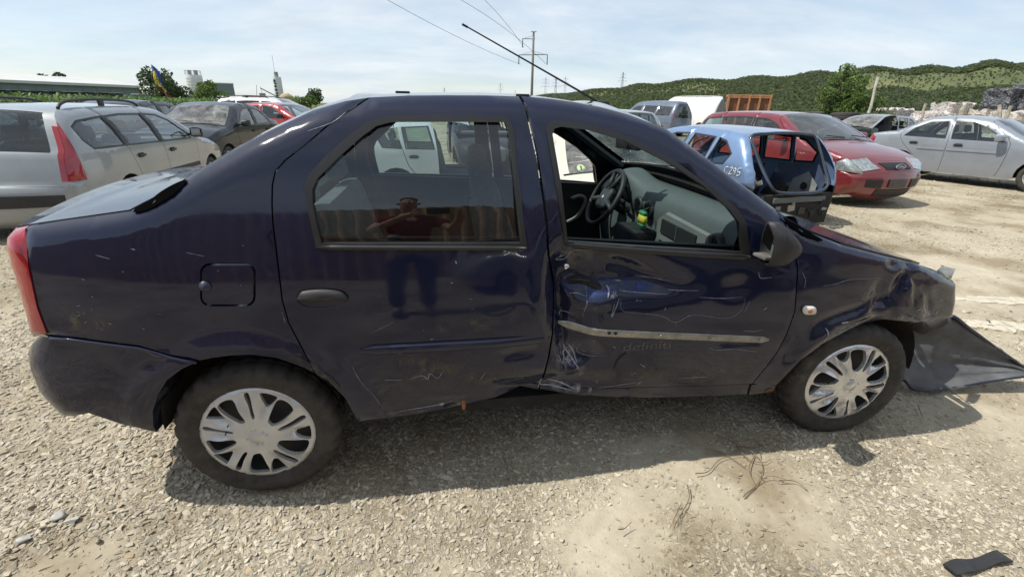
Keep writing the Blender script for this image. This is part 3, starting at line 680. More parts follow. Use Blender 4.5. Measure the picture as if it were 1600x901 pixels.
# head lamp and its bracket
SH.loft('head_lamp', len(PROF)-2.35, len(PROF)-1.05, m_lamp, sedan, -.99, -.55, 8, off=.012); SH.loft('head_lamp', len(PROF)-2.35, len(PROF)-1.05, m_lamp, sedan, .55, .99, 8, off=.012)
bk = MB()
q = [onY(1465, 421, .22), onY(1473, 415, .29), onY(1493, 420, .27), onY(1488, 431, .22), onY(1480, 432, .20)]
bk.add([L3(p) for p in q]+[(p[0], p[1]-CL, p[2]-.018) for p in q], [(0, 1, 2, 3, 4), (9, 8, 7, 6, 5)]+[(i, 5+i, 5+(i+1) % 5, (i+1) % 5) for i in range(5)]); bk.build('lamp_bracket', m_metal, sedan)
# torn bumper skin hanging from the corner
top = spline([tuple(onY(u, v, Y)) for u, v, Y in ((1424, 506, .42), (1480, 493, .38), (1515, 515, .37), (1545, 537, .35), (1575, 558, .33), (1606, 580, .30))], 5)
bot = spline([tuple(onZ(u, v, z)) for u, v, z in ((1409, 596, .08), (1422, 609, .03), (1450, 612.5, .015), (1485, 607, .02), (1545, 597, .06), (1606, 588.5, .10))], 5)
nr = 14; vs = []; m_ = len(top); rs0 = random.Random(4)
for i in range(m_):
    a, c = np.array(top[i]), np.array(bot[i])
    for j in range(nr+1):
        t = j/nr; p = a*(1-t)+c*t; sag = math.sin(math.pi*t)*(.10*(1-i/m_)+.02); p = p+np.array([.02, .8*sag, -.25*sag]); p[2] = max(p[2], .012)
        p = p+np.array([0, .010*math.sin(t*20+i*.25), .004*math.sin(i*.9)+.006*rs0.uniform(-1, 1)*(j in (0, nr))]); vs.append(L3(p))
fs = [(i*(nr+1)+j, (i+1)*(nr+1)+j, (i+1)*(nr+1)+j+1, i*(nr+1)+j+1) for i in range(m_-1) for j in range(nr)]
m_bin = M('bumper_inside', (.095, .097, .10), .62, var=.35, vscale=8, bmp=(30, .2))
fb = mesh('front_bumper', vs, fs, m_bin, sedan, True); md = fb.modifiers.new('thick', 'SOLIDIFY'); md.thickness = .006
MB().tube([L3(np.array(p)+np.array([0, 0, .004])) for p in top[6:]], .011, 7).build('bumper_edge', p_navy, fb, True)
MB().tube([L3(np.array(p)+np.array([.02, 0, .006])) for p in bot], .006, 6).build('bumper_lip', p_navyi, fb, True)
p = onY(1512, 532, .42); MB().box(L3(p), (.03, .012, .02), bev=.003).build('bumper_clip', m_white, fb)
MB().tube([L3(onY(1420, 500, .30)), L3(onY(1440, 512, .34)), L3(onY(1470, 500, .38))], .035, 8).build('bumper_foam', m_liner, sedan, True)
SH.loft('engine_bay_cover', iCOWL+.3, len(PROF)-2.6, m_under, sedan, -.99, .99, 8, off=-.045)
ribbon([(202, 331), (225, 322), (250, 307), (270, 294), (283, 284)], .030, M('gap_shade_black', (.003, .003, .003), 1., var=.1, spec=0.), sedan, off=.006, name='boot_gap_shade')  # black strip painting the shaded opening beside the boot lid
ribbon([(1226, 341), (1240, 352), (1256, 362), (1272, 370), (1286, 376)], .024, MATS['gap_shade_black'], WG, off=.004, name='bonnet_gap_shade')  # shade of the gap between bonnet and wing, painted as a black strip
# --- marks on the panels
S = lambda px, w_, par=FD, m_=None: ribbon(px, w_*.7, m_ or m_scr, par)
for px, w_, par in [
    ([(886, 405), (874, 412), (890, 413), (897, 400), (906, 394), (938, 393)], .006, FD), ([(922, 450), (918, 480), (914, 500)], .002, FD), ([(896, 467), (905, 465), (918, 467)], .005, FD),
    ([(884, 512), (884, 502), (892, 499), (902, 499)], .007, FD), ([(998, 436), (1020, 438), (1050, 441)], .003, FD), ([(970, 456), (995, 459), (1044, 461)], .004, FD), ([(1045, 454), (1062, 455), (1092, 454)], .004, FD),
    ([(1092, 464), (1130, 466), (1160, 464)], .003, FD), ([(971, 466), (975, 486), (1030, 492), (1055, 503), (1083, 491), (1135, 497), (1158, 484), (1164, 466)], .0025, FD), ([(960, 475), (955, 495), (968, 468)], .006, FD),
    ([(1185, 424), (1188, 434), (1206, 433)], .004, FD), ([(1192, 484), (1198, 480)], .007, FD), ([(1163, 486), (1172, 469)], .003, FD), ([(1038, 485), (1040, 480)], .006, FD), ([(995, 471), (998, 469)], .005, FD), ([(967, 444), (976, 444)], .010, FD),
    ([(950, 466), (954, 456), (953, 450)], .010, FD), ([(875, 560), (884, 575), (887, 560), (896, 548)], .006, FD), ([(884, 545), (894, 562), (906, 578)], .011, FD), ([(893, 546), (901, 558), (904, 570)], .010, FD), ([(887, 552), (886, 566), (894, 575)], .009, FD),
    ([(912, 540), (906, 556), (922, 560), (950, 556)], .003, FD), ([(1000, 568), (1008, 573)], .006, FD), ([(995, 600), (1004, 595)], .007, FD), ([(912, 582), (908, 590), (915, 585)], .005, FD), ([(1108, 543), (1120, 546), (1150, 545), (1183, 549)], .004, FD),
    ([(1160, 516), (1178, 517), (1192, 514)], .003, FD), ([(858, 598), (875, 602), (900, 610)], .012, FD), ([(850, 596), (846, 606), (862, 607), (895, 612)], .010, FD), ([(930, 608), (975, 600), (1010, 594)], .003, FD), ([(1060, 590), (1105, 588)], .004, FD),
    ([(640, 592), (660, 586), (668, 592), (672, 583), (684, 590), (693, 578)], .005, RD), ([(600, 593), (628, 593)], .004, RD), ([(551, 572), (560, 590), (576, 610)], .003, RD), ([(575, 606), (590, 625), (600, 640)], .002, RD), ([(580, 520), (604, 508), (616, 502)], .002, RD),
    ([(750, 595), (754, 590), (758, 583)], .004, RD), ([(831, 521), (832, 518), (848, 519)], .003, RD), ([(824, 541), (832, 538), (846, 544), (858, 541)], .003, RD), ([(776, 604), (800, 596), (830, 590), (845, 588)], .003, RD), ([(615, 645), (632, 641), (690, 634), (720, 630)], .004, RD), ([(845, 590), (847, 600), (843, 612)], .008, RD),
    ([(1286, 446), (1306, 443), (1330, 436), (1376, 434)], .004, WG), ([(1286, 534), (1294, 522), (1290, 512)], .012, WG), ([(1300, 525), (1320, 516), (1345, 506)], .008, WG), ([(1316, 505), (1326, 503)], .006, WG), ([(1430, 484), (1436, 481)], .008, WG), ([(1420, 504), (1440, 499), (1470, 493)], .006, WG), ([(1253, 425), (1258, 437), (1256, 450)], .003, WG),
    ([(480, 205), (518, 191.5), (540, 175)], .003, QP), ([(150, 398), (172, 404)], .003, QP), ([(205, 388), (212, 390)], .004, QP), ([(290, 394), (320, 400)], .002, QP), ([(441, 486), (446, 504)], .002, RD), ([(712, 407), (713, 412)], .006, RD), ([(704, 441), (708, 442)], .006, RD)]:
    S(px, w_, par)
# broad scuffs: paint rubbed through in streaks
def scuff_mat(name, col, lo, hi, st):
    m, n, b, o = newmat(name); b.inputs['Base Color'].default_value = (*col, 1); b.inputs['Roughness'].default_value = .8
    fa = n.nodes.new('ShaderNodeAttribute'); fa.attribute_name = 'fade'; a = ramp(n, nz(n, 26, 6, .6, 'Object', st), (lo, 0.), (hi, 1.)); a3 = ramp(n, nz(n, 7, 5, .6), (.35, .2), (.62, 1.)); a2 = mixc(n, 1., a3, fa.outputs['Fac'], 'MULTIPLY'); q = n.nodes.new('ShaderNodeMath'); q.operation = 'MULTIPLY'; n.links.new(a, q.inputs[0]); n.links.new(a2, q.inputs[1])
    t = n.nodes.new('ShaderNodeBsdfTransparent'); ms = n.nodes.new('ShaderNodeMixShader'); n.links.new(q.outputs[0], ms.inputs[0]); n.links.new(t.outputs[0], ms.inputs[1]); n.links.new(b.outputs[0], ms.inputs[2]); n.links.new(ms.outputs[0], o.inputs[0]); return m
sc_w = scuff_mat('white_scuff', (.42, .43, .46), .50, .62, (1, 1, .35)); sc_h = scuff_mat('grey_scuff', (.24, .23, .22), .48, .66, (.35, 1, 1)); sc_d = scuff_mat('dry_mud_film', (.13, .115, .09), .42, .72, (1, 1, 1)); sc_b = scuff_mat('rubbed_blue', (.03, .06, .20), .45, .6, (.5, 1, 1))
def patch(px, mat, par, nm='scuff'):
    q = [LU(*e) for e in px]; P_, T_ = panelize([q], {'a': tuple(np.mean(np.array(q), 0))}, .012, (min(a for a, c in q), min(c for a, c in q), max(a for a, c in q), max(c for a, c in q)))['a']
    y = SH.y(P_[:, 0], P_[:, 1])-ldisp(P_[:, 0], P_[:, 1])+.0018; o = mesh(nm, [(a, -k, c) for (a, c), k in zip(P_, y)], T_, mat, par, True); dm_ = np.full(len(P_), 9.)
    for e in range(len(q)):
        a, c = np.array(q[e]), np.array(q[(e+1) % len(q)]); d = c-a; t = np.clip(((P_-a)@d)/(d@d), 0, 1); dm_ = np.minimum(dm_, np.linalg.norm(P_-a-t[:, None]*d, axis=1))
    at = o.data.attributes.new('fade', 'FLOAT', 'POINT'); at.data.foreach_set('value', np.clip(dm_/max(.012, .75*dm_.max()), 0, 1).astype(np.float32))
patch([(868, 545), (885, 540), (905, 545), (916, 575), (908, 590), (880, 592), (866, 575)], sc_w, FD); patch([(846, 592), (880, 596), (930, 606), (940, 616), (880, 615), (846, 611)], sc_w, FD); patch([(868, 395), (900, 393), (945, 393), (900, 412), (885, 420), (872, 414)], sc_h, FD)
patch([(880, 440), (950, 436), (1010, 440), (1060, 452), (1000, 464), (930, 472), (890, 470)], sc_b, FD); patch([(940, 455), (965, 448), (968, 465), (948, 470)], sc_w, FD); patch([(866, 505), (905, 505), (905, 530), (866, 530)], sc_h, FD)
patch([(905, 575), (1000, 572), (1150, 575), (1180, 590), (1160, 600), (960, 605), (910, 604)], sc_d, FD); patch([(1150, 560), (1215, 545), (1190, 585), (1160, 598)], sc_d, FD); patch([(575, 560), (700, 552), (840, 560), (838, 600), (700, 625), (590, 640)], sc_d, RD)
patch([(675, 490), (778, 486), (778, 520), (680, 524)], sc_d, RD, 'sticker_residue'); patch([(600, 556), (760, 550), (740, 585), (640, 590)], sc_d, RD, 'sticker_residue'); patch([(640, 594), (690, 580), (700, 590), (660, 600)], sc_w, RD); patch([(560, 650), (640, 640), (730, 622), (735, 632), (640, 649), (562, 657)], sc_h, RD)
patch([(1270, 540), (1290, 510), (1340, 500), (1380, 494), (1385, 500), (1330, 514), (1292, 532)], sc_h, WG); patch([(1395, 495), (1440, 485), (1475, 480), (1470, 492), (1410, 501)], sc_w, WG); patch([(1210, 600), (1240, 560), (1285, 528), (1290, 534), (1250, 565), (1215, 605)], sc_d, WG)
ribbon([(857, 396), (862, 425), (869, 450), (869, 480)], .024, MATS['gap_shade_black'], RD, off=.003, name='door_gap_shade'); patch([(80, 470), (140, 480), (190, 505), (160, 528), (90, 520)], sc_d, QP); patch([(455, 552), (500, 570), (540, 605), (545, 620), (500, 590), (450, 562)], sc_d, RD)  # first strip paints the dark inside of the sprung door gap
MB().tube([fl(u, v, .004) for u, v in ((80, 526.5), (110, 529.5), (147, 534.5), (185, 539.5), (217, 543.5), (245, 552), (266, 559.5), (290, 563.5), (308, 565.5))], .0055, 6).build('bumper_edge', p_navy, PT['b', -1], True)
rs = random.Random(5)
for k in range(60):      # small chips
    par, (a0, a1, c0, c1) = rs.choice([(FD, (930, 1160, 470, 590)), (RD, (590, 830, 420, 600)), (WG, (1270, 1420, 430, 500)), (QP, (80, 230, 470, 520)), (QP, (120, 400, 380, 500)), (FD, (880, 960, 480, 600))])
    u, v = rs.uniform(a0, a1), rs.uniform(c0, c1); S([(u, v), (u+rs.uniform(-5, 6), v+rs.uniform(-3, 3))], rs.uniform(.0015, .004), par)
for px in ([(455, 553), (470, 560), (486, 570)], [(505, 580), (520, 592), (531, 604)]): S(px, .014, RD, m_liner)
ribbon([(960, 575), (966, 562), (978, 551)], .012, m_intd, FD); ribbon([(724, 628), (725, 640)], .02, m_rust, RD); ribbon([(686, 634), (700, 633)], .014, m_scr, RD)
ribbon([(1195, 611), (1208, 608)], .03, m_rust, WG)
# ghost of removed lettering
m_ghost = M('lettering_ghost', (.006, .009, .035), .12, coat=1., var=.1)
cu = bpy.data.curves.new('t', 'FONT'); cu.body = 'definiti'; cu.size = 1.0; to = bpy.data.objects.new('t', cu); COL.objects.link(to)
bpy.context.view_layer.update(); me = bpy.data.meshes.new_from_object(to.evaluated_get(bpy.context.evaluated_depsgraph_get())); bpy.data.objects.remove(to)
co = np.array([v.co[:] for v in me.vertices]); x0, z0 = LU(972, 548); x1, _ = LU(1046, 546); sx = (x1-x0)/co[:, 0].max()
X = x0+co[:, 0]*sx; Z = z0+co[:, 1]*.055; Yv = SH.y(X, Z)-ldisp(X, Z)+.0012
for i, v in enumerate(me.vertices): v.co = (X[i], -Yv[i], Z[i])
me.materials.clear(); me.materials.append(m_ghost); link(bpy.data.objects.new('lettering', me), FD)
# --- cabin
def dash_sec(t):
    """dashboard section (x,z) at y=t, driver on the left side"""
    hump = math.exp(-((t-.37)/.17)**2); pas = 1/(1+math.exp((t-.02)*9))
    return [(1.93, .52), (1.90, .74), (1.905+.02*pas, .88), (1.89+.03*pas, .945), (1.90+.02*pas-.035*hump, 1.0+.075*hump), (1.94-.05*hump, 1.055+.085*hump), (2.0, 1.085+.065*hump), (2.07, 1.095), (2.16, 1.10), (2.2, 1.05)]
ys = np.linspace(-.76, .76, 49); rows = [spline(dash_sec(t), 4) for t in ys]; nk = len(rows[0])
mesh('dashboard', [(p[0], t, p[1]) for t, r in zip(ys, rows) for p in r], [(i*nk+j, i*nk+j+1, (i+1)*nk+j+1, (i+1)*nk+j) for i in range(48) for j in range(nk-1)], m_int, sedan, True)
dash = [o for o in sedan.children if o.name.startswith('dashboard')][0]
def onface(name, mb, mat, **k): return mb.build(name, mat, dash, **k)
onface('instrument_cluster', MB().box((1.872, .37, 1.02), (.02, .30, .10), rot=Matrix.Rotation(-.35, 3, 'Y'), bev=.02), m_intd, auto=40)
fr = MB(); fr.add([(1.915, y, z) for y, z in ((-.66, .985), (-.20, 1.0), (-.12, .95), (-.14, .84), (-.62, .82), (-.68, .88))]+[(1.893, y, z) for y, z in ((-.65, .98), (-.21, .992), (-.135, .945), (-.15, .85), (-.61, .83), (-.67, .885))], [tuple(range(5, -1, -1)), tuple(range(6, 12))]+[(i, (i+1) % 6, 6+(i+1) % 6, 6+i) for i in range(6)])
onface('shelf_surround', fr, m_intl)
onface('open_shelf', MB().box((1.892, -.36, .925), (.012, .34, .075), bev=.004), m_intd)
onface('shelf_divider', MB().box((1.884, -.36, .925), (.006, .006, .07)), m_int)
for y, z in ((-.655, .955), (.0, .965), (.13, .968)):
    v_ = onface('air_vent', MB().lathe([(.030, -.012), (.046, -.02), (.052, -.008), (.054, .02)], 24, 'X', (1.905, y, z)), m_blk, smooth=True)
    q = MB().lathe([(.001, 0), (.040, 0)], 20, 'X', (1.899, y, z)); q.build('vent_bowl', m_intd, v_)
    for k in range(3): MB().box((1.889, y+(k-1)*.02, z), (.012, .004, .066)).build('vent_vane', m_blk, v_)
dv = MB()
for k in range(30): dv.box((2.09, -.40+k*.027, 1.1015), (.022, .012, .006))
onface('demister_slots', dv, m_intd)
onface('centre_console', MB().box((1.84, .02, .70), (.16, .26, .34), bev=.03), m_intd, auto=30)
onface('control_knob', MB().lathe([(.001, -.016), (.018, -.014), (.02, 0)], 16, 'X', (1.87, .20, .925)), m_blk, smooth=True)
# steering wheel
SW = empty('steering_wheel', (1.775, .37, .97)); SW.parent = sedan; SW.rotation_euler = (0, math.radians(-62), 0)
MB().tube([(.182*math.cos(2*math.pi*k/40), .182*math.sin(2*math.pi*k/40), 0) for k in range(40)], .0155, 10, closed=True).build('wheel_rim', m_blk, SW, True)
hubm = MB(); hubm.add([(x, y, z) for z, s_ in ((-.05, .7), (.0, 1), (.012, .85)) for x, y in [(s_*a, s_*b_) for a, b_ in rrect(-.085, -.075, .075, .075, .04)]], [(i*20+j, i*20+(j+1) % 20, (i+1)*20+(j+1) % 20, (i+1)*20+j) for i in range(2) for j in range(20)]+[tuple(40+j for j in range(20))]); hubm.build('airbag_cover', M('wheel_hub', (.028, .032, .034), .6), SW, True)
for a in (15, 165, 250, 290):
    d = Vector((math.cos(math.radians(a+90)), math.sin(math.radians(a+90)), 0)); 
    MB().tube([d*.06, d*.175], [.02, .014], 6).build('spoke', M('wheel_hub', (.028, .032, .034), .6), SW, True)
dm = [(0, .018), (.013, 0), (0, -.018), (-.013, 0)]; MB().prism(dm, .0125, .0155, 'XY').build('emblem', m_chrome, SW)
MB().tube([(1.80, .37, .955), (2.02, .37, .83)], .035, 10).build('steering_column', m_intd, sedan, True)
MB().tube([(1.85, .30, .97), (1.84, .20, .975)], .008, 6).build('column_stalk', m_blk, sedan, True)
# rear-view mirror, hanging freshener
rv = MB().box((1.745, .02, 1.325), (.03, .20, .065), rot=Matrix.Rotation(.25, 3, 'Z'), bev=.012).build('rear_view_mirror', m_blk, sedan, auto=30)
MB().tube([(1.75, 0, 1.345), (1.80, 0, 1.375)], .012, 8).build('mirror_stem', m_blk, rv)
fp = L3(onY(1004, 340, .80)); fh = bpy.data.objects.new('air_freshener', None); link(fh, None); fh.location = (fp[0], fp[1]+CL, fp[2]); tag(fh, 'small yellow and green air freshener pouch hanging on the dashboard vent', 'air freshener')
sg = M('freshener_green', (.02, .20, .09), .6); sy = M('freshener_yellow', (.52, .46, .04), .6)
pouch = lambda z0, z1, w0, w1, m_, nm: MB().add([(0+s_*.012*k2, s2*w_, z) for z, w_, k2 in ((z0, w0, .6), ((z0+z1)/2, (w0+w1)/2, 1.2), (z1, w1, .7)) for s_, s2 in ((-1, -1), (-1, 1), (1, 1), (1, -1))], [(i*4+j, i*4+(j+1) % 4, i*4+4+(j+1) % 4, i*4+4+j) for i in range(2) for j in range(4)]+[(0, 1, 2, 3), (11, 10, 9, 8)]).build(nm, m_, fh, True)
pouch(-.050, -.034, .026, .036, sg, 'pouch_base'); pouch(-.034, .014, .036, .034, sy, 'pouch_label'); pouch(.014, .038, .034, .026, sg, 'pouch_top'); MB().tube([(.0, 0, .038), (.03, 0, .055)], .004, 6).build('pouch_hook', m_blk, fh)
# inner skin of the doors on the far side, armrests
ib = [(.42, .42), (1.08, .36), (2.08, .33), (2.05, .98), (1.9, .985), (1.16, 1.03), (.30, 1.06), (.30, .8)]
iv = panelize([ib], {'a': (1.4, .7)}, .08, (.2, .3, 2.2, 1.1))['a']
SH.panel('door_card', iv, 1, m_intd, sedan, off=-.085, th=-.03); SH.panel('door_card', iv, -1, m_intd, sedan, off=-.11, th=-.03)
arm = spline([L3(onY(u, v, 1.61)) for u, v in ((893, 310), (905, 306), (914, 310), (912, 322), (902, 338), (886, 347))], 4)
MB().tube(arm, .014, 8).build('door_pull', m_intl, sedan, True)
MB().tube(spline([L3(onY(u, v, 1.60)) for u, v in ((728, 318), (727, 308), (740, 305), (756, 307), (757, 315))], 3), .009, 6).build('door_pull', m_int, sedan, True)
SH.loft('pillar_trim', iDECK+1.5, iRR+.4, m_intl, sedan, .80, .985, 4, off=-.03); SH.loft('parcel_shelf', iDECK-1.2, iDECK, m_seat, sedan, -.9, .9, 6, off=-.08)
# seats
def seat(parent, x, y, w_, mat=m_seat, head=True, z=.48, top=1.10, rec=.2, nm='front_seat'):
    s_ = empty(nm, (x, y, 0)); s_.parent = parent
    MB().box((.0, 0, z), (.50, w_, .16), bev=.05).build('seat_base', mat, s_, auto=50)
    h = top-z; a = MB(); R = Matrix.Rotation(-rec, 3, 'Y'); a.box((-.27-.5*h*math.sin(rec), 0, z+h/2), (.15, w_*.96, h), rot=R, bev=.055); a.build('backrest', mat, s_, auto=50)
    if head:
        for k in ((0,) if w_ < .7 else (-.36, .36)):
            c = (-.28-h*math.sin(rec)-.01, k, top+.10)
            MB().box(c, (.09, .25, .17), rot=R, bev=.04).build('headrest', mat, s_, auto=60)
            for dy in (-.05, .05): MB().tube([(c[0], k+dy, top-.04), (c[0], k+dy, top+.04)], .006, 6).build('headrest_post', m_chrome, s_)
    return s_
seat(sedan, 1.33, -.36, .50); seat(sedan, 1.38, .37, .50); seat(sedan, .62, 0, 1.25, m_seatg, True, .50, 1.08, .30, 'rear_bench')
MB().tube(spline([(.30, .72, 1.32), (.29, .70, 1.20), (.33, .66, 1.05), (.45, .60, .80)], 4), .008, 4).build('seat_belt', m_seat, sedan)
# ------------------------------------------------------------------ ground
def gh(X, Y):
    """gentle ground relief, flat where the cars stand"""
    h = .012*np.sin(1.7*X+.6*Y+.4)*np.sin(1.1*Y-.7*X)+.007*np.sin(4.1*X-2.2*Y)*np.sin(3.3*Y+1.3*X)+.004*np.sin(9.7*X+3*Y)*np.sin(8.3*Y-4.1*X)
    h = h-.006-.075*np.exp(-((X+4.2)/3.2)**2-((Y-6.4)/3.)**2)
    return h*np.clip((40-np.hypot(X, Y))/20, 0, 1)
def build_ground():
    na, c0 = 220, (0.7, .2); rr = [0.0]+list(np.geomspace(.12, 9, 90))+list(np.geomspace(9.6, 4500, 60)); vs = [(c0[0], c0[1], 0)]; fs = []
    for r in rr[1:]:
        for k in range(na):
            a = 2*math.pi*k/na; vs.append((c0[0]+r*math.cos(a), c0[1]+r*math.sin(a), 0))
    V = np.array(vs); V[:, 2] = gh(V[:, 0], V[:, 1])
    fs += [(0, 1+k, 1+(k+1) % na) for k in range(na)]
    for i in range(len(rr)-2):
        a, c = 1+i*na, 1+(i+1)*na; fs += [(a+k, c+k, c+(k+1) % na, a+(k+1) % na) for k in range(na)]
    m, n, b, o = newmat('gravel_ground')
    geo = n.nodes.new('ShaderNodeNewGeometry')
    def gn(scale, detail=6, rough=.6):
        x = n.nodes.new('ShaderNodeTexNoise'); x.inputs['Scale'].default_value = scale; x.inputs['Detail'].default_value = detail; x.inputs['Roughness'].default_value = rough; n.links.new(geo.outputs['Position'], x.inputs[0]); return x.outputs[0]
    base = ramp(n, gn(.9, 8), (.30, (.34, .295, .215)), (.50, (.43, .375, .275)), (.70, (.50, .44, .33)))
    sa = n.nodes.new('ShaderNodeAttribute'); sa.attribute_name = 'sand'; base = mixc(n, sa.outputs['Fac'], base, ramp(n, gn(3.1, 9, .65), (.3, (.385, .34, .26)), (.55, (.445, .395, .305)), (.75, (.495, .445, .35))))
    fine = ramp(n, gn(55, 8, .75), (.30, .62), (.52, 1.0), (.75, 1.22))
    col = mixc(n, 1.0, base, mixc(n, sa.outputs['Fac'], fine, ramp(n, gn(20, 8, .7), (.3, .86), (.7, 1.1))), 'MULTIPLY')
    vor = n.nodes.new('ShaderNodeTexVoronoi'); vor.inputs['Scale'].default_value = 26; vor.inputs['Randomness'].default_value = 1; n.links.new(geo.outputs['Position'], vor.inputs[0])
    col = mixc(n, 1., col, ramp(n, gn(1.15, 5, .6), (.36, (.62, .57, .50)), (.50, (.96, .95, .93)), (.66, (1.08, 1.08, 1.08))), 'MULTIPLY')
    peb = ramp(n, vor.outputs['Color'], (.1, .72), (.9, 1.25)); pf = n.nodes.new('ShaderNodeMapRange'); pf.inputs[3].default_value = .55; pf.inputs[4].default_value = .06; n.links.new(sa.outputs['Fac'], pf.inputs[0]); col = mixc(n, pf.outputs[0], col, mixc(n, 1.0, col, peb, 'MULTIPLY'))
    # far away the yard ends in green fields
    ln_ = n.nodes.new('ShaderNodeVectorMath'); ln_.operation = 'LENGTH'; n.links.new(geo.outputs['Position'], ln_.inputs[0])
    ff = n.nodes.new('ShaderNodeMapRange'); ff.inputs[1].default_value = 55; ff.inputs[2].default_value = 75; n.links.new(ln_.outputs['Value'], ff.inputs[0])
    field = ramp(n, gn(.02, 5), (.35, (.075, .105, .03)), (.65, (.14, .14, .055)))
    n.links.new(mixc(n, ff.outputs[0], col, field), b.inputs['Base Color'])
    b.inputs['Roughness'].default_value = .95; b.inputs['Specular IOR Level'].default_value = .15
    k1 = n.nodes.new('ShaderNodeBump'); bs_ = n.nodes.new('ShaderNodeMapRange'); bs_.inputs[3].default_value = .9; bs_.inputs[4].default_value = .22; n.links.new(sa.outputs['Fac'], bs_.inputs[0]); n.links.new(bs_.outputs[0], k1.inputs['Strength']); k1.inputs['Distance'].default_value = .02
    v2 = n.nodes.new('ShaderNodeTexVoronoi'); v2.inputs['Scale'].default_value = 30; v2.feature = 'SMOOTH_F1'; n.links.new(geo.outputs['Position'], v2.inputs[0])
    ad = n.nodes.new('ShaderNodeMath'); ad.operation = 'SUBTRACT'; n.links.new(gn(70, 6, .7), ad.inputs[0]); n.links.new(v2.outputs['Distance'], ad.inputs[1]); n.links.new(ad.outputs[0], k1.inputs['Height']); n.links.new(k1.outputs[0], b.inputs['Normal'])
    g = mesh('ground', [tuple(v) for v in V], fs, m, None, True); at = g.data.attributes.new('sand', 'FLOAT', 'POINT'); at.data.foreach_set('value', sandy(V[:, 0], V[:, 1]).astype(np.float32)); tag(g, kind='structure'); g['label'] = 'dusty pale gravel yard'; g['category'] = 'ground'
    return g
# gravel: stones instanced on points, thinning with distance and leaving bare sandy patches
def stone_mats():
    m, n, b, o = newmat('stone'); oi = n.nodes.new('ShaderNodeObjectInfo')
    c = ramp(n, oi.outputs['Random'], (.0, (.315, .28, .22)), (.30, (.405, .362, .285)), (.60, (.475, .428, .34)), (.88, (.54, .49, .395)), (.94, (.27, .26, .235)), (1.0, (.42, .33, .22)))
    gp = n.nodes.new('ShaderNodeNewGeometry'); bn = n.nodes.new('ShaderNodeTexNoise'); bn.inputs['Scale'].default_value = 1.15; bn.inputs['Detail'].default_value = 5; bn.inputs['Roughness'].default_value = .6; n.links.new(gp.outputs['Position'], bn.inputs[0])
    c = mixc(n, 1., c, ramp(n, bn.outputs[0], (.36, (.62, .57, .50)), (.50, (.96, .95, .93)), (.66, (1.1, 1.1, 1.1))), 'MULTIPLY')
    n.links.new(mixc(n, .5, c, mixc(n, 1., c, ramp(n, nz(n, 60, 5), (.3, .7), (.7, 1.25)), 'MULTIPLY')), b.inputs['Base Color']); b.inputs['Roughness'].default_value = .92; b.inputs['Specular IOR Level'].default_value = .2
    return m
m_stone = stone_mats()
STC = bpy.data.collections.new('stone_shapes')
for k in range(7):
    bm = bmesh.new(); bmesh.ops.create_icosphere(bm, subdivisions=2 if k < 4 else 1, radius=1)
    ph = [rnd.uniform(0, 6) for _ in range(6)]
    cuts = [(Vector((rnd.gauss(0, 1), rnd.gauss(0, 1), rnd.gauss(0, .8))).normalized(), rnd.uniform(.42, .8)) for _ in range(9)]
    for v in bm.verts:
        c = v.co.copy(); d = 1+.12*math.sin(3*c.x+ph[0])*math.sin(2.6*c.y+ph[1])+.08*math.sin(4*c.z+ph[2]); c = c*d
        for nn, dd in cuts:
            e = c.dot(nn)
            if e > dd: c = c-nn*(e-dd)*.95
        v.co = Vector((c.x, c.y*.72, c.z*.40))
    me = bpy.data.meshes.new('stone'); bm.to_mesh(me); bm.free(); me.materials.append(m_stone)
    if k < 1: me.polygons.foreach_set('use_smooth', [True]*len(me.polygons))
    STC.objects.link(bpy.data.objects.new('stone_shape', me))
def instance_cloud(name, P, rot, scl, coll, label, cat, nvar):
    me = bpy.data.meshes.new(name); me.from_pydata([tuple(p) for p in P], [], [])
    a = me.attributes.new('rot', 'FLOAT_VECTOR', 'POINT'); a.data.foreach_set('vector', np.asarray(rot, np.float32).ravel())
    a = me.attributes.new('scl', 'FLOAT_VECTOR', 'POINT'); a.data.foreach_set('vector', np.asarray(scl, np.float32).ravel())
    a = me.attributes.new('pick', 'INT', 'POINT'); a.data.foreach_set('value', nrs.randint(0, nvar, len(P)).astype(np.int32))
    o = bpy.data.objects.new(name, me); link(o)
    g = bpy.data.node_groups.new(name+'_nodes', 'GeometryNodeTree'); g.interface.new_socket('Geometry', in_out='INPUT', socket_type='NodeSocketGeometry'); g.interface.new_socket('Geometry', in_out='OUTPUT', socket_type='NodeSocketGeometry')
    gi = g.nodes.new('NodeGroupInput'); go = g.nodes.new('NodeGroupOutput'); ip = g.nodes.new('GeometryNodeInstanceOnPoints'); ci = g.nodes.new('GeometryNodeCollectionInfo')
    ci.inputs['Collection'].default_value = coll; ci.inputs['Separate Children'].default_value = True; ci.inputs['Reset Children'].default_value = True
    def na(nm, t):
        x = g.nodes.new('GeometryNodeInputNamedAttribute'); x.data_type = t; x.inputs['Name'].default_value = nm; return x.outputs[0]
    e2r = g.nodes.new('FunctionNodeEulerToRotation'); g.links.new(na('rot', 'FLOAT_VECTOR'), e2r.inputs[0])
    g.links.new(gi.outputs[0], ip.inputs['Points']); g.links.new(ci.outputs[0], ip.inputs['Instance']); ip.inputs['Pick Instance'].default_value = True
    g.links.new(na('pick', 'INT'), ip.inputs['Instance Index']); g.links.new(e2r.outputs[0], ip.inputs['Rotation']); g.links.new(na('scl', 'FLOAT_VECTOR'), ip.inputs['Scale']); g.links.new(ip.outputs[0], go.inputs[0])
    md = o.modifiers.new('scatter', 'NODES'); md.node_group = g
    return tag(o, label, cat, None, 'stuff')
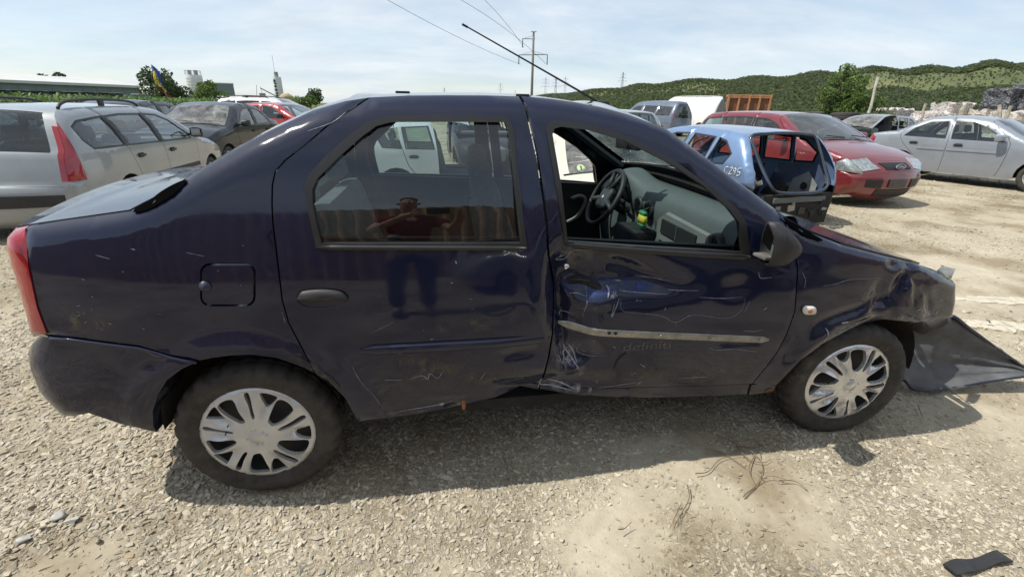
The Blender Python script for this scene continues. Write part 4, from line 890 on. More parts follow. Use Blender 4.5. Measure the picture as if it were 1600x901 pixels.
def sandy(X, Y):
    """0..1: where fine sand covers the stones"""
    s = np.zeros_like(X)
    for u, v, ru, rv, a in ((950, 850, .24, .16, .95), (1010, 780, .22, .10, .8), (1190, 780, .34, .20, .9), (1130, 725, .36, .12, .95), (1270, 830, .2, .12, .7), (110, 880, .20, .12, .95), (700, 890, .12, .08, .5), (1460, 760, .25, .08, .5), (1560, 640, .7, .5, .6), (1560, 440, 2.2, 1.1, .85), (1560, 350, 3., 1.2, .5), (1250, 820, .25, .18, .6), (1040, 690, .3, .08, .7)):
        c = onZ(u, v); s = np.maximum(s, np.clip(1.9*a*np.exp(-(((X-c[0])/ru)**2+((Y-c[1])/rv)**2))-.25, 0, 1))
    n_ = np.sin(2.3*X+1.1)*np.sin(2.9*Y-.8*X)+.6*np.sin(5.7*X-2.1*Y)*np.sin(4.9*Y+1.7*X)
    n2_ = np.sin(11*X+3*Y)*np.sin(13*Y-5*X)+.7*np.sin(27*X-11*Y)*np.sin(23*Y+7*X)
    return np.clip(s*(1+.35*n2_*(s < .95))+.30*np.clip(n_-.2, 0, 1.2)*(1+.5*n2_), 0, 1)
build_ground()
def scatter_gravel():
    P = []; S_ = []
    def zone(n, r0, r1, smin, smax, dens):
        a = nrs.uniform(math.radians(-85+9), math.radians(85+9), n); r = np.sqrt(nrs.uniform(r0*r0, r1*r1, n)); X = CAM[0]+r*np.sin(a); Y = CAM[1]+r*np.cos(a)
        keep = nrs.uniform(0, 1, n) > sandy(X, Y)*dens
        X, Y = X[keep], Y[keep]; s = smin+(smax-smin)*nrs.uniform(0, 1, len(X))**3.4*np.where(nrs.uniform(0, 1, len(X)) > .985, 1.6, 1.)
        left = np.clip((.9-X)/1.5, 0, 1); s = s*(.8+.30*left*(r0 < 4))
        P.append(np.stack([X, Y, gh(X, Y)+s*.10], 1)); S_.append(s)
    zone(105000, .35, 2.6, .0040, .0175, .86); zone(66000, 2.6, 4.6, .006, .019, .86); zone(42000, 4.6, 9, .011, .028, .9); zone(24000, 9, 20, .018, .04, .8)
    P = np.concatenate(P); s = np.concatenate(S_); n = len(P)
    rot = np.stack([nrs.normal(0, .28, n), nrs.normal(0, .28, n), nrs.uniform(0, 6.28, n)], 1)
    scl = np.stack([s*nrs.uniform(.9, 1.5, n), s*nrs.uniform(.75, 1.2, n), s*nrs.uniform(.7, 1.3, n)], 1)
    # no stones inside the tyres
    k = np.ones(n, bool)
    for x in (0, 2.63): k &= ~((abs(P[:, 0]-x) < .11) & (P[:, 1] > .03) & (P[:, 1] < .22))
    instance_cloud('gravel', P[k], rot[k], scl[k], STC, 'loose angular pale gravel covering the yard', 'gravel', 7)
scatter_gravel()
# ------------------------------------------------------------------ the other cars: one builder, different bodies
SEG = {'rbump': (.14, .12, .09), 'tail': (.09, .07, .07), 'deck': (.05, .04, .03), 'rscreen': (.07, .06, .06), 'roof': (.07, .06, .03), 'wscreen': (.06, .05, .07), 'bonnet': (.07, .05, .05), 'nose': (.14, .13, .12)}
def body_w(W, xr, xf, belt, tumble=.30, lean=.10):
    h = W/2
    def f(x, z):
        x = np.asarray(x, float); z = np.asarray(z, float)
        w = h-.22*np.maximum(0, .62-z)**2-.16*np.maximum(0, z-.70)**2
        q = np.maximum(0, z-belt); w = w-lean*q-tumble*q*q
        w = w-.13*np.maximum(0, xr+.75-x)**2-.13*np.maximum(0, x-(xf-.95))**2
        return w
    return f
def arch_pts(cx_, cz_, R, a0, a1, n=12): return [(cx_+R*math.cos(math.radians(a0+(a1-a0)*k/n)), cz_+R*math.sin(math.radians(a0+(a1-a0)*k/n))) for k in range(n+1)]
WAGON = dict(W=1.76, wb=2.68, belt=1.0, segs=[('rbump', [(-.80, .24), (-.93, .31), (-.96, .48), (-.95, .62)]), ('tail', [(-.93, .66), (-.90, .82), (-.86, .97)]), ('rscreen', [(-.83, 1.02), (-.74, 1.22), (-.63, 1.38)]), ('roof', [(-.55, 1.435), (-.2, 1.468), (.5, 1.482), (1.1, 1.475), (1.45, 1.45)]),
    ('wscreen', [(1.60, 1.415), (2.0, 1.22), (2.42, 1.0)]), ('bonnet', [(2.5, .965), (2.9, .90), (3.25, .80), (3.42, .70)]), ('nose', [(3.50, .60), (3.54, .45), (3.50, .28), (3.36, .2)])],
    wins=[[(-.50, 1.01), (-.60, 1.12), (-.62, 1.27), (-.48, 1.335), (.02, 1.375), (.14, 1.0)], [(.20, 1.0), (.09, 1.375), (.45, 1.395), (.93, 1.39), (1.04, .985)], [(1.12, .985), (1.02, 1.39), (1.35, 1.37), (1.62, 1.285), (2.0, 1.06), (2.06, .97)]],
    doors=[[(-.02, 1.5), (.16, 1.0), (.20, .90), (.30, .62), (.40, .45), (.46, .2)], [(1.0, 1.5), (1.09, .98), (1.10, .5), (1.08, .2)], [(1.56, 1.49), (1.64, 1.36), (2.12, 1.0), (2.18, .8), (2.14, .45), (2.08, .2)]], handles=[(.32, .86), (1.22, .86)], mirror=(1.98, 1.02))
SEDAN = dict(W=1.70, wb=2.5, belt=.99, segs=[('rbump', [(-.72, .25), (-.86, .33), (-.90, .5), (-.89, .62)]), ('tail', [(-.87, .66), (-.84, .85), (-.80, .98)]), ('deck', [(-.76, 1.02), (-.55, 1.06), (-.28, 1.09)]), ('rscreen', [(-.22, 1.11), (.05, 1.28), (.25, 1.40)]), ('roof', [(.38, 1.445), (.8, 1.47), (1.1, 1.465), (1.35, 1.43)]),
    ('wscreen', [(1.5, 1.38), (1.85, 1.18), (2.15, 1.02)]), ('bonnet', [(2.25, .98), (2.7, .92), (3.1, .80)]), ('nose', [(3.25, .68), (3.34, .5), (3.3, .3), (3.15, .2)])],
    wins=[[(-.06, 1.0), (.10, 1.19), (.36, 1.35), (.72, 1.385), (.79, .98)], [(.89, .98), (.81, 1.385), (1.12, 1.375), (1.38, 1.29), (1.74, 1.07), (1.80, .97)]],
    doors=[[(.30, 1.5), (-.08, 1.12), (-.10, .95), (.10, .72), (.34, .5), (.42, .2)], [(.77, 1.5), (.84, .98), (.86, .5), (.84, .2)], [(1.41, 1.47), (1.48, 1.36), (1.87, 1.02), (1.92, .8), (1.9, .45), (1.84, .2)]], handles=[(.12, .86), (.98, .86)], mirror=(1.72, 1.0))
HATCH = dict(W=1.70, wb=2.5, belt=.97, segs=[('rbump', [(-.58, .25), (-.70, .33), (-.74, .5), (-.73, .62)]), ('tail', [(-.72, .66), (-.70, .82), (-.67, .94)]), ('rscreen', [(-.64, .99), (-.50, 1.20), (-.38, 1.34)]), ('roof', [(-.30, 1.395), (.1, 1.43), (.7, 1.45), (1.0, 1.445), (1.25, 1.41)]),
    ('wscreen', [(1.4, 1.37), (1.78, 1.18), (2.12, 1.0)]), ('bonnet', [(2.22, .96), (2.6, .90), (2.95, .79)]), ('nose', [(3.1, .66), (3.19, .5), (3.15, .3), (3.0, .2)])],
    wins=[[(-.22, 1.0), (-.30, 1.15), (-.10, 1.31), (.06, 1.34), (.12, .98)], [(.18, .98), (.12, 1.345), (.60, 1.37), (.70, .97)], [(.78, .97), (.70, 1.37), (1.02, 1.36), (1.3, 1.28), (1.7, 1.05), (1.76, .955)]],
    doors=[[(-.05, 1.5), (.13, .98), (.22, .70), (.36, .5), (.42, .2)], [(.66, 1.5), (.74, .97), (.76, .5), (.74, .2)], [(1.34, 1.46), (1.42, 1.34), (1.83, 1.0), (1.88, .8), (1.85, .45), (1.78, .2)]], handles=[(.24, .85), (.88, .85)], mirror=(1.68, 1.0))
VAN = dict(W=1.90, wb=3.1, belt=1.08, segs=[('rbump', [(-.72, .28), (-.80, .36), (-.83, .5), (-.83, .58)]), ('tail', [(-.82, .62), (-.81, 1.0)]), ('rscreen', [(-.805, 1.06), (-.78, 1.4), (-.74, 1.72)]), ('roof', [(-.68, 1.92), (0, 1.965), (1.2, 1.97), (2.1, 1.95), (2.5, 1.90)]),
    ('wscreen', [(2.65, 1.83), (3.0, 1.45), (3.3, 1.14)]), ('bonnet', [(3.38, 1.08), (3.65, .96), (3.8, .82)]), ('nose', [(3.88, .66), (3.93, .5), (3.9, .32), (3.8, .22)])],
    wins=[[(-.55, 1.16), (-.55, 1.66), (.55, 1.70), (.55, 1.16)], [(.68, 1.16), (.68, 1.70), (1.75, 1.72), (1.75, 1.16)], [(1.95, 1.12), (1.92, 1.70), (2.35, 1.68), (2.62, 1.56), (2.95, 1.16), (2.98, 1.10)]],
    doors=[[(.62, 2.0), (.62, 1.1), (.62, .2)], [(1.85, 2.0), (1.86, 1.1), (1.86, .2)], [(2.58, 1.97), (2.68, 1.78), (3.05, 1.15), (3.1, .8), (3.06, .2)]], handles=[(1.75, .98), (2.0, .98)], mirror=(2.85, 1.2))
BOXVAN = dict(W=2.05, wb=3.7, belt=1.3, segs=[('rbump', [(-.85, .35), (-.95, .42), (-.97, .55), (-.97, .60)]), ('tail', [(-.96, .64), (-.95, 1.2)]), ('rscreen', [(-.945, 1.25), (-.93, 1.8), (-.90, 2.15)]), ('roof', [(-.86, 2.42), (0, 2.46), (1.8, 2.47), (3.0, 2.44), (3.35, 2.34)]),
    ('wscreen', [(3.5, 2.2), (3.8, 1.7), (4.05, 1.32)]), ('bonnet', [(4.1, 1.24), (4.4, 1.1), (4.52, .95)]), ('nose', [(4.6, .75), (4.64, .55), (4.6, .36), (4.5, .28)])],
    wins=[[(2.55, 1.25), (2.52, 1.9), (3.0, 1.9), (3.3, 1.78), (3.7, 1.3), (3.72, 1.22)]],
    doors=[[(1.2, 2.5), (1.2, 1.1), (1.2, .2)], [(2.45, 2.5), (2.46, 1.1), (2.46, .2)], [(3.34, 2.42), (3.46, 2.15), (3.82, 1.3), (3.86, .9), (3.82, .2)]], handles=[(1.3, 1.05), (2.6, 1.05)], mirror=(3.55, 1.4))
def make_car(sp, name, label, loc, rz, pm, cat='car', gm=None, skip=(), wheels=True, cover='spoke', handles=None, hand_mat=None, rails=None, moulding=None, lamps=(), side_lamps=(), patches=(), sub=.075, group=None, mirror_mat=None, blind=(), seats=True, ins=None, glass_skip=(), tilt=None, pillars=False, qseed=None):
    """a parked car: side panels cut by shut lines, lofted tops, windows, lamps, wheels and a simple cabin"""
    gm = gm or g_side; sg_ = sp['segs']; P = []; ix = {}
    for nm, pts in sg_:
        R, r, c = SEG[nm]
        a = len(P); dense = spline(pts, 3) if len(pts) > 2 else pts
        P += [(x, z, R, r, c) for x, z in dense]; ix[nm] = (a, len(P)-1)
    xs = [p[0] for p in P]; xr, xf = min(xs), max(xs); wb = sp['wb']
    sh = Shell(body_w(sp['W'], xr, xf, sp['belt'], *(sp.get('tum', (.30, .10)))), P)
    root = empty(name, loc, rz, label, cat, group)
    if tilt: root.rotation_euler = (tilt[0], tilt[1], rz)
    zb = .24; Ra = .355; cz = .31
    und = [(xf-.25, .19)]+arch_pts(wb, cz, Ra, -12, 192)+[(wb-.42, .21), (.42, .21)]+arch_pts(0, cz, Ra, -12, 192)
    out_ = [(p[0], p[1]) for p in P]+und
    loops = [out_]; seeds = {}
    for d in sp['doors']: loops.append(gapline(spline(d, 3), .012 if sub > .05 else .008, .03))
    for k, w_ in enumerate(sp['wins']): loops += [w_, shrink(w_, .022)]
    side_lamps = [(q if len(q) == 4 else (*q, tuple(np.mean(np.array(q[1]), 0)))) for q in side_lamps]
    for k, (nm, poly, m_, sd_) in enumerate(side_lamps): loops.append(poly)
    dx = [np.interp(.62, [q[1] for q in d[::-1]], [q[0] for q in d[::-1]]) for d in sp['doors']]
    seeds['quarter_panel'] = qseed or (dx[0]-.42 if dx[0]-.42 > xr+.1 else dx[0]-.2, .76); seeds['rear_door'] = (.5*(dx[0]+dx[1]), .62); seeds['front_door'] = (.5*(dx[1]+dx[2]), .62); seeds['front_wing'] = (dx[2]+.18, .80)
    for k, w_ in enumerate(sp['wins']):
        c = np.mean(np.array(w_), 0); seeds['pane%d' % k] = tuple(c); a, b_ = np.array(w_[0]), np.array(w_[1]); a2, b2 = [np.array(q) for q in shrink(w_, .011)[:2]]; seeds['seal%d' % k] = tuple((a2+b2)/2)
    for k, (nm, poly, m_, sd_) in enumerate(side_lamps): seeds['lamp%d' % k] = sd_
    pn = panelize(loops, seeds, sub, (xr-.05, .15, xf+.05, max(p[1] for p in P)+.05))
    hm = hand_mat or m_blk; hl = sp['handles'] if handles is None else handles
    for sd in (-1, 1):
        pt = {}
        for q in ('quarter_panel', 'rear_door', 'front_door', 'front_wing'):
            if (q, sd) in skip or q in skip or not len(pn[q][1]): continue
            pt[q] = sh.panel(q, pn[q], sd, pm, root)
        for k in range(len(sp['wins'])):
            hn = ('quarter_panel', 'rear_door', 'front_door')[k+3-len(sp['wins'])] if len(sp['wins']) > 1 else 'front_door'; par = pt.get(hn, root)
            if par is root and (hn in skip or (hn, sd) in skip): continue
            if len(pn['seal%d' % k][1]): sh.panel('window_seal', pn['seal%d' % k], sd, m_rub, par, off=.001)
            if k in glass_skip: continue
            sh.panel('window_pane', pn['pane%d' % k], sd, (m_blk if k in blind else gm), par, off=-.006, flange=False)
        if pillars:
            for k in range(len(sp['wins'])-1):
                a, c = sp['wins'][k], sp['wins'][k+1]; pp = [a[-1], a[-2], c[1], c[0]]
                sh.panel('pillar_trim', panelize([pp], {'a': tuple(np.mean(np.array(pp), 0))}, .06, (-1, .9, 3, 1.5))['a'], sd, m_rub, pt.get('rear_door', root), off=.004)
        for k, (nm, poly, m_, sd_) in enumerate(side_lamps):
            if (nm, sd) in skip or nm in skip: continue
            if len(pn['lamp%d' % k][1]): sh.panel(nm, pn['lamp%d' % k], sd, m_, root, off=.006)
        for q, (x, z) in zip(('rear_door', 'front_door'), hl):
            if q not in pt: continue
            y = float(sh.y(np.array([x+.08]), np.array([z]))[0]); MB().box((x+.08, sd*(y+.018), z), (.17, .022, .032), bev=.01).build('door_handle', hm, pt[q], auto=40)
            MB().box((x+.08, sd*(y+.001), z), (.13, .008, .06), bev=.003).build('handle_cup', m_intd, pt[q])
        if moulding and 'front_door' in pt:
            for q, a, c in (('rear_door', dx[0]+.10, dx[1]-.02), ('front_door', dx[1]+.02, dx[2]-.03)):
                if q not in pt: continue
                z = moulding[0]; n_ = 6; v_ = []
                for i in range(n_+1):
                    x = a+(c-a)*i/n_; y = [float(sh.y(np.array([x]), np.array([z+dz]))[0]) for dz in (-moulding[1], moulding[1])]
                    v_ += [(x, sd*(y[0]-.002), z-moulding[1]), (x, sd*(y[0]+.014), z-moulding[1]*.8), (x, sd*(y[1]+.014), z+moulding[1]*.8), (x, sd*(y[1]-.002), z+moulding[1])]
                mesh('side_moulding', v_, [(i*4+j, i*4+4+j, i*4+5+j, i*4+1+j) for i in range(n_) for j in range(3)]+[(0, 1, 2, 3), (n_*4+3, n_*4+2, n_*4+1, n_*4)], moulding[2], pt[q])
        if sp.get('mirror') and ('mirror', sd) not in skip and 'mirror' not in skip and 'front_door' in pt:
            x, z = sp['mirror']; y = float(sh.y(np.array([x]), np.array([z]))[0])
            mm_ = ringloft([[(x-.03, sd*(y+.05+.17*c), z+.055+.075*s_) for c, s_ in rrect(0, -1, 1, 1, .35, 2)], [(x+.05, sd*(y+.05+.17*(c*.95)), z+.055+.075*s_*.95) for c, s_ in rrect(0, -1, 1, 1, .35, 2)], [(x+.11, sd*(y+.07+.11*c), z+.05+.045*s_) for c, s_ in rrect(0, -1, 1, 1, .35, 2)]], 'door_mirror', mirror_mat or m_blk, pt['front_door'])
            MB().box((x-.028, sd*(y+.135), z+.055), (.01, .14, .11), bev=.004).build('mirror_glass', m_chrome, mm_)
            MB().box((x+.03, sd*(y+.03), z+.02), (.05, .08, .035), bev=.01).build('mirror_arm', m_blk, mm_)
        if wheels:
            for x in (0, wb):
                make_wheel(root, (x, sd*(sp['W']/2-.115), .303), sd, .307, .19, cover, m_cover, 0, rnd.uniform(0, 1))
        for x in (0, wb): arch_liner(root, x, cz, Ra+.005, sd*(sp['W']/2-.03), sd*(sp['W']/2-.34))
    def lo(nm, seg, mat, t0=-1., t1=1., off=0., a=0, b=0, **k):
        if nm in skip or seg in skip: return None
        i0, i1 = ix[seg]; return sh.loft(nm, i0+a, i1+b, mat, root, t0, t1, k.pop('nt_', 12), off=off, **k)
    lo('rear_bumper', 'rbump', pm, b=.5); lo('tail_panel', 'tail', pm, a=-.4, b=.5)
    if 'deck' in ix: lo('boot_lid', 'deck', pm, a=-.3, b=.3, off=.003)
    lo('rear_screen_surround', 'rscreen', pm, -1, -.84, a=-.5, b=.5, nt_=3, rim=False); lo('rear_screen_surround', 'rscreen', pm, .84, 1, a=-.5, b=.5, nt_=3, rim=False); lo('rear_screen', 'rscreen', gm, -.85, .85, -.004, a=-.5, b=.4, rim=False)
    rfx = lo('roof', 'roof', pm, a=-.6, b=.6, nt_=14)
    lo('screen_pillar', 'wscreen', pm, -1, -.89, a=-.5, b=.3, nt_=3, rim=False); lo('screen_pillar', 'wscreen', pm, .89, 1, a=-.5, b=.3, nt_=3, rim=False)
    wsx = lo('windscreen', 'wscreen', gm if 'ws_clear' not in (ins or ()) else g_clear, -.9, .9, -.004, a=-.45, b=.3, nt_=14, rim=False)
    if wsx is not None:
        i0, i1 = ix['wscreen']; w_ = MB()
        for y0 in (-.35, .25): w_.tube([(P[i1][0]+.02, y0+.4, P[i1][1]+.075), (P[i1][0]-.02, y0, P[i1][1]+.105)], .008, 5)
        w_.build('wiper', m_blk, wsx)
    lo('bonnet', 'bonnet', pm, -.99, .99, .003, a=-.3, b=-.5, nt_=14); lo('front_bumper', 'nose', pm, a=-2.4, b=0, nt_=16, cpow=2.6)
    def pidx(z, front, seglist):
        a = ix[seglist[0]][0]; b_ = ix[seglist[-1]][1]; best = min(np.linspace(a, b_, 200), key=lambda q: abs(np.interp(q, range(len(P)), [p[1] for p in P])-z)); return float(best)
    FS = [s_ for s_ in ('bonnet', 'nose') if s_ in ix]; RS = [s_ for s_ in ('rbump', 'tail', 'deck', 'rscreen') if s_ in ix]
    for nm, front, z0, z1, t0, t1, m_, off in patches:
        if front: i0, i1 = pidx(z1, True, FS[-1:] if z1 < .69 else FS), pidx(z0, True, FS[-1:])
        else: i0, i1 = pidx(z0, False, RS), pidx(z1, False, RS)
        if nm in skip: continue
        sh.loft(nm, min(i0, i1), max(i0, i1), m_, root, t0, t1, 6, off=off, th=.01, cpow=2.6 if front else 2.2)
    if rails:
        for sd in (-1, 1):
            x0, x1 = rails; pts = []
            zt = lambda x: np.interp(x, [p[0] for p in P[ix['roof'][0]:ix['roof'][1]+1]], [p[1] for p in P[ix['roof'][0]:ix['roof'][1]+1]])
            for x, h in ((x0, .01), (x0+.08, .055), (x0+.3, .075), ((x0+x1)/2, .08), (x1-.3, .07), (x1-.08, .045), (x1, .005)):
                pts.append((x, sd*(float(sh.y(np.array([x]), np.array([zt(x)]))[0])-.03), zt(x)+h))
            r_ = MB().tube(spline(pts, 4), .017, 8).build('roof_rail', m_blk, rfx, True)
            xm = (x0+x1)/2; MB().box((xm, pts[3][1], zt(xm)+.04), (.10, .03, .08), bev=.01).build('rail_foot', m_blk, r_, auto=30)
    b = MB(); b.box((wb/2, 0, .27), (wb-.7, sp['W']-.22, .05)); b.box(((xr+.05)/2, 0, .36), (abs(xr)-.12, sp['W']-.72, .18)); b.box((wb+(xf-wb)/2, 0, .40), (xf-wb-.3, sp['W']-.74, .25)); b.box((wb-.38, 0, .62), (.05, sp['W']-.2, .62)); b.build('underbody', m_under, root)
    xw = P[ix['wscreen'][1]][0]; zc_ = P[ix['wscreen'][1]][1]
    if seats:
        MB().box((xw-.30, 0, zc_-.14), (.42, sp['W']-.26, .26), bev=.08).build('dashboard', m_int, root, auto=50)
        for y in (-.36, .36): seat(root, xw-1.0, y, .48, m_seat)
        seat(root, xw-1.75, 0, 1.2, m_seat, True, .5, 1.06, .28, 'rear_bench')
        s_ = empty('steering_wheel', (xw-.55, .36, zc_-.10)); s_.parent = root; s_.rotation_euler = (0, math.radians(-62), 0)
        MB().tube([(.18*math.cos(2*math.pi*k/20), .18*math.sin(2*math.pi*k/20), 0) for k in range(20)], .016, 6, closed=True).build('wheel_rim', m_blk, s_, True); MB().box((0, 0, 0), (.1, .32, .03), bev=.01).build('spoke', m_blk, s_)
    root['_ix'] = 0; del root['_ix']
    return root, sh, P, ix
p_silv = paint('silver_paint', (.275, .295, .305), .10, (.33, .32, .29), .2, .42, (.2, .8))
p_silv2 = paint('cool_silver_paint', (.265, .29, .325), .16, (.34, .31, .26), .3, .40, (.2, .7))
p_black = paint('charcoal_paint', (.018, .020, .024), .15, (.09, .09, .09), .0, .4, (.2, 1.2), coat=.7, spec=.1)
p_red = paint('red_paint', (.36, .012, .018), .28, (.30, .20, .15), .1, .3, (.2, .8))
p_red2 = paint('dark_red_paint', (.165, .007, .013), .30, (.26, .18, .15), .1, .3, (.2, 1.6))
p_blue = paint('sky_blue_paint', (.15, .245, .42), .30, (.30, .28, .24), .35, .35, (.2, 1.4))
p_white = paint('white_paint', (.70, .71, .70), .30, (.42, .38, .32), 0., .35, (.2, .8))
p_cream = paint('cream_paint', (.62, .58, .46), .30, (.42, .38, .30), 0., .35, (.2, .8))
p_van = paint('grey_van_paint', (.115, .15, .20), .35, (.3, .27, .22), .3, .35, (.2, 1.0))
m_grille = M('grille_black', (.012, .012, .013), .5, var=.3, vscale=40)
m_plate = M('number_plate', (.05, .05, .05), .4)
m_oval = M('badge_blue', (.02, .05, .22), .25, coat=1.)
CT = bpy.data.objects
# silver estate, rear towards us
wl = [('tail_lamp', [(-1.0, .70), (-.77, .70), (-.775, .88), (-.77, 1.05), (-.735, 1.20), (-.665, 1.335), (-.80, 1.345), (-1., 1.0)], m_red)]
wagon, shw, Pw, ixw = make_car(WAGON, 'estate_car', 'silver estate car with tall red tail lamp and black roof rails', (-4.16, 5.23, -.08), math.radians(92.9), p_silv, rails=(-.45, 1.25), moulding=(.56, .035, m_blk), side_lamps=wl, cover='spoke', sub=.05, pillars=True,
    patches=[('tail_lamp', False, .70, 1.27, -1.0, -.93, m_red, .004), ('tail_lamp', False, .70, 1.27, .93, 1.0, m_red, .004), ('rear_bumper_strip', False, .44, .56, -1.0, 1.0, m_blk, .015)])
make_car(WAGON, 'estate_car', 'black estate car with roof rails parked behind the silver estate', (-7.9, 7.2, -.05), math.radians(94), p_black, rails=(-.45, 1.25), sub=.09)
# charcoal saloon facing us
dk_, shd, Pd, ixd = make_car(SEDAN, 'saloon_car', 'charcoal saloon car facing the yard, dusty windscreen reflecting sky', (-4.5, 12.2, -.03), math.radians(-92.7), p_black, gm=g_dusty, patches=[('head_lamp', True, .60, .74, -.98, -.62, m_lamp, .012), ('head_lamp', True, .60, .74, .62, .98, m_lamp, .012), ('grille', True, .48, .70, -.32, .32, m_chrome, .012), ('lower_grille', True, .26, .38, -.6, .6, m_grille, .01)])
make_car(HATCH, 'hatchback', 'black hatchback parked between the silver estate and the charcoal saloon', (-7.4, 13.6, 0), math.radians(-90), p_black, sub=.1)
make_car(HATCH, 'hatchback', 'red hatchback parked behind the charcoal saloon', (-5.6, 17.6, 0), math.radians(-26.7), p_red, sub=.09)
wv, _, _, _ = make_car(WAGON, 'estate_car', 'white estate car with dark windows and roof rails behind the red hatchback', (-7.6, 21.6, 0), math.radians(-8), p_white, gm=g_dark, rails=(-.4, 1.25), sub=.1); wv.scale = (1.12, 1.05, 1.1)
# right-hand group
ac, sha, Pa, ixa = make_car(SEDAN, 'saloon_car', 'silver saloon car with side rubbing strip and dented rear door', (13.15, 8.91, 0), math.radians(-70.6), p_silv2, hand_mat=m_blk, mirror_mat=p_silv2, moulding=(.74, .022, p_silv2), cover='spoke', sub=.05, gm=g_side,
    side_lamps=[('tail_lamp', [(-.95, .62), (-.72, .70), (-.66, .93), (-.75, 1.0), (-.90, .97)], m_red), ('head_lamp', [(3.0, .62), (3.2, .60), (3.4, .60), (3.3, .78), (3.05, .80)], m_lamp)])
fo, shf, Pf, ixf = make_car(WAGON, 'estate_car', 'red estate car with oval badge on its nose and clear head lamps', (7.99, 8.67, 0), math.radians(-84.2), p_red2, pillars=True, moulding=(.60, .03, m_metal), cover='spoke', sub=.05, gm=g_clear, mirror_mat=p_red2,
    side_lamps=[('head_lamp', [(3.18, .60), (3.6, .55), (3.55, .76), (3.28, .80), (3.16, .72)], m_lamp)],
    patches=[('head_lamp', True, .60, .76, -1.0, -.58, m_lamp, .010), ('head_lamp', True, .60, .76, .58, 1.0, m_lamp, .010), ('grille', True, .585, .69, -.42, .42, m_grille, .012), ('lower_grille', True, .36, .47, -.92, -.50, m_grille, .012), ('lower_grille', True, .36, .47, .50, .92, m_grille, .012), ('lower_grille', True, .27, .345, -.6, .6, m_grille, .012), ('number_plate', True, .37, .47, -.30, .30, m_plate, .022)])
zb_ = [q for q in fo.children if q.name.startswith('grille')][0]
cb = np.mean([v.co[:] for v in zb_.data.vertices], 0); cb[0] = max(v.co.x for v in zb_.data.vertices)+.006
MB().lathe([(.001, .008), (.6, .006), (.62, 0)], 28, 'X').build('badge', m_oval, fo, True, loc=tuple(cb)).scale = (1, .155, .062)
MB().lathe([(.60, .009), (.66, .012), (.70, 0)], 28, 'X').build('badge_rim', m_chrome, fo, True, loc=tuple(cb)).scale = (1, .155, .062)
sp_ = MB()
for k, (a, c) in enumerate(((-.06, .016), (-.035, -.012), (-.01, .014), (.018, -.010), (.045, .012))): sp_.box((cb[0]+.013, cb[1]+a, cb[2]), (.003, .008, .03))
sp_.tube(spline([(cb[0]+.013, cb[1]-.075, cb[2]-.012), (cb[0]+.013, cb[1]-.03, cb[2]+.004), (cb[0]+.013, cb[1]+.03, cb[2]-.004), (cb[0]+.013, cb[1]+.075, cb[2]+.012)], 3), .003, 4); sp_.build('badge_script', m_chrome, fo)
ww_, _, _, _ = make_car(HATCH, 'wrecked_hatchback', 'pale silver wrecked hatchback with torn front and missing door', (19.0, 15.3, 0), math.radians(-168.9), p_silv2, skip=('bonnet', ('front_wing', 1), ('front_door', 1), 'nose'), sub=.1, gm=g_dusty, glass_skip=(1,))
# blue shell: no tailgate, no wheels, sits on the ground
bl, shb, Pb, ixb = make_car(HATCH, 'wrecked_hatchback', 'light blue wrecked hatchback shell without tailgate, chalk mark on its flank', (5.36, 4.62, -.185), math.radians(99), p_blue, skip=('rear_screen', 'rear_screen_surround', 'tail', 'tail_panel', 'rbump', 'rear_bumper', 'mirror', 'bonnet', 'nose', 'front_bumper'), wheels=False, sub=.045, qseed=(-.45, .97), glass_skip=(0, 1, 2), seats=False, side_lamps=[('wing_hole', [(-.95, .12), (-.375, .12), (-.375, .50), (-.30, .64), (.05, .672), (.30, .60), (.38, .63), (.05, .71), (-.30, .75), (-.95, .74)], m_under, (-.55, .5))])
make_car(HATCH, 'small_hatchback', 'small silver hatchback parked beyond the light blue shell', (6.6, 12.4, 0), math.radians(96), p_silv, sub=.09, gm=g_side)
make_car(VAN, 'panel_van', 'grey blue panel van with black tailgate window and yellow emblem', (15.04, 25.9, 0), math.radians(110.1), p_van, cat='van', gm=g_dark, sub=.1, patches=[('tail_lamp', False, .95, 1.35, .90, 1.0, m_red, .012), ('tail_lamp', False, .95, 1.35, -1., -.90, m_red, .012)])
make_car(BOXVAN, 'box_van', 'tall white delivery van with grey rear doors', (20.95, 31.66, 0), math.radians(116.3), p_white, cat='van', gm=m_intl, sub=.12, seats=False)
# seen through the sedan's windows
make_car(HATCH, 'hatchback', 'stripped white hatchback without front doors standing behind the navy sedan', (-.02, 7.8, -.22), math.radians(2), p_white, wheels=False, sub=.07, gm=g_clear, skip=('bonnet', 'nose', 'front_wing', 'windscreen', 'screen_pillar', 'front_door'))
cr_, shc, Pc, ixc = make_car(HATCH, 'hatchback', 'cream hatchback with shattered windscreen and round green sticker', (2.95, 5.85, -.22), math.radians(-90), p_cream, sub=.06, gm=g_dusty, wheels=False)
make_car(HATCH, 'wrecked_hatchback', 'black stripped hatchback shell behind the white and cream hatchbacks', (1.9, 12.7, -.1), math.radians(-88), p_black, sub=.09, wheels=False, glass_skip=(0, 1, 2), skip=('bonnet', 'windscreen', ('front_door', -1)))

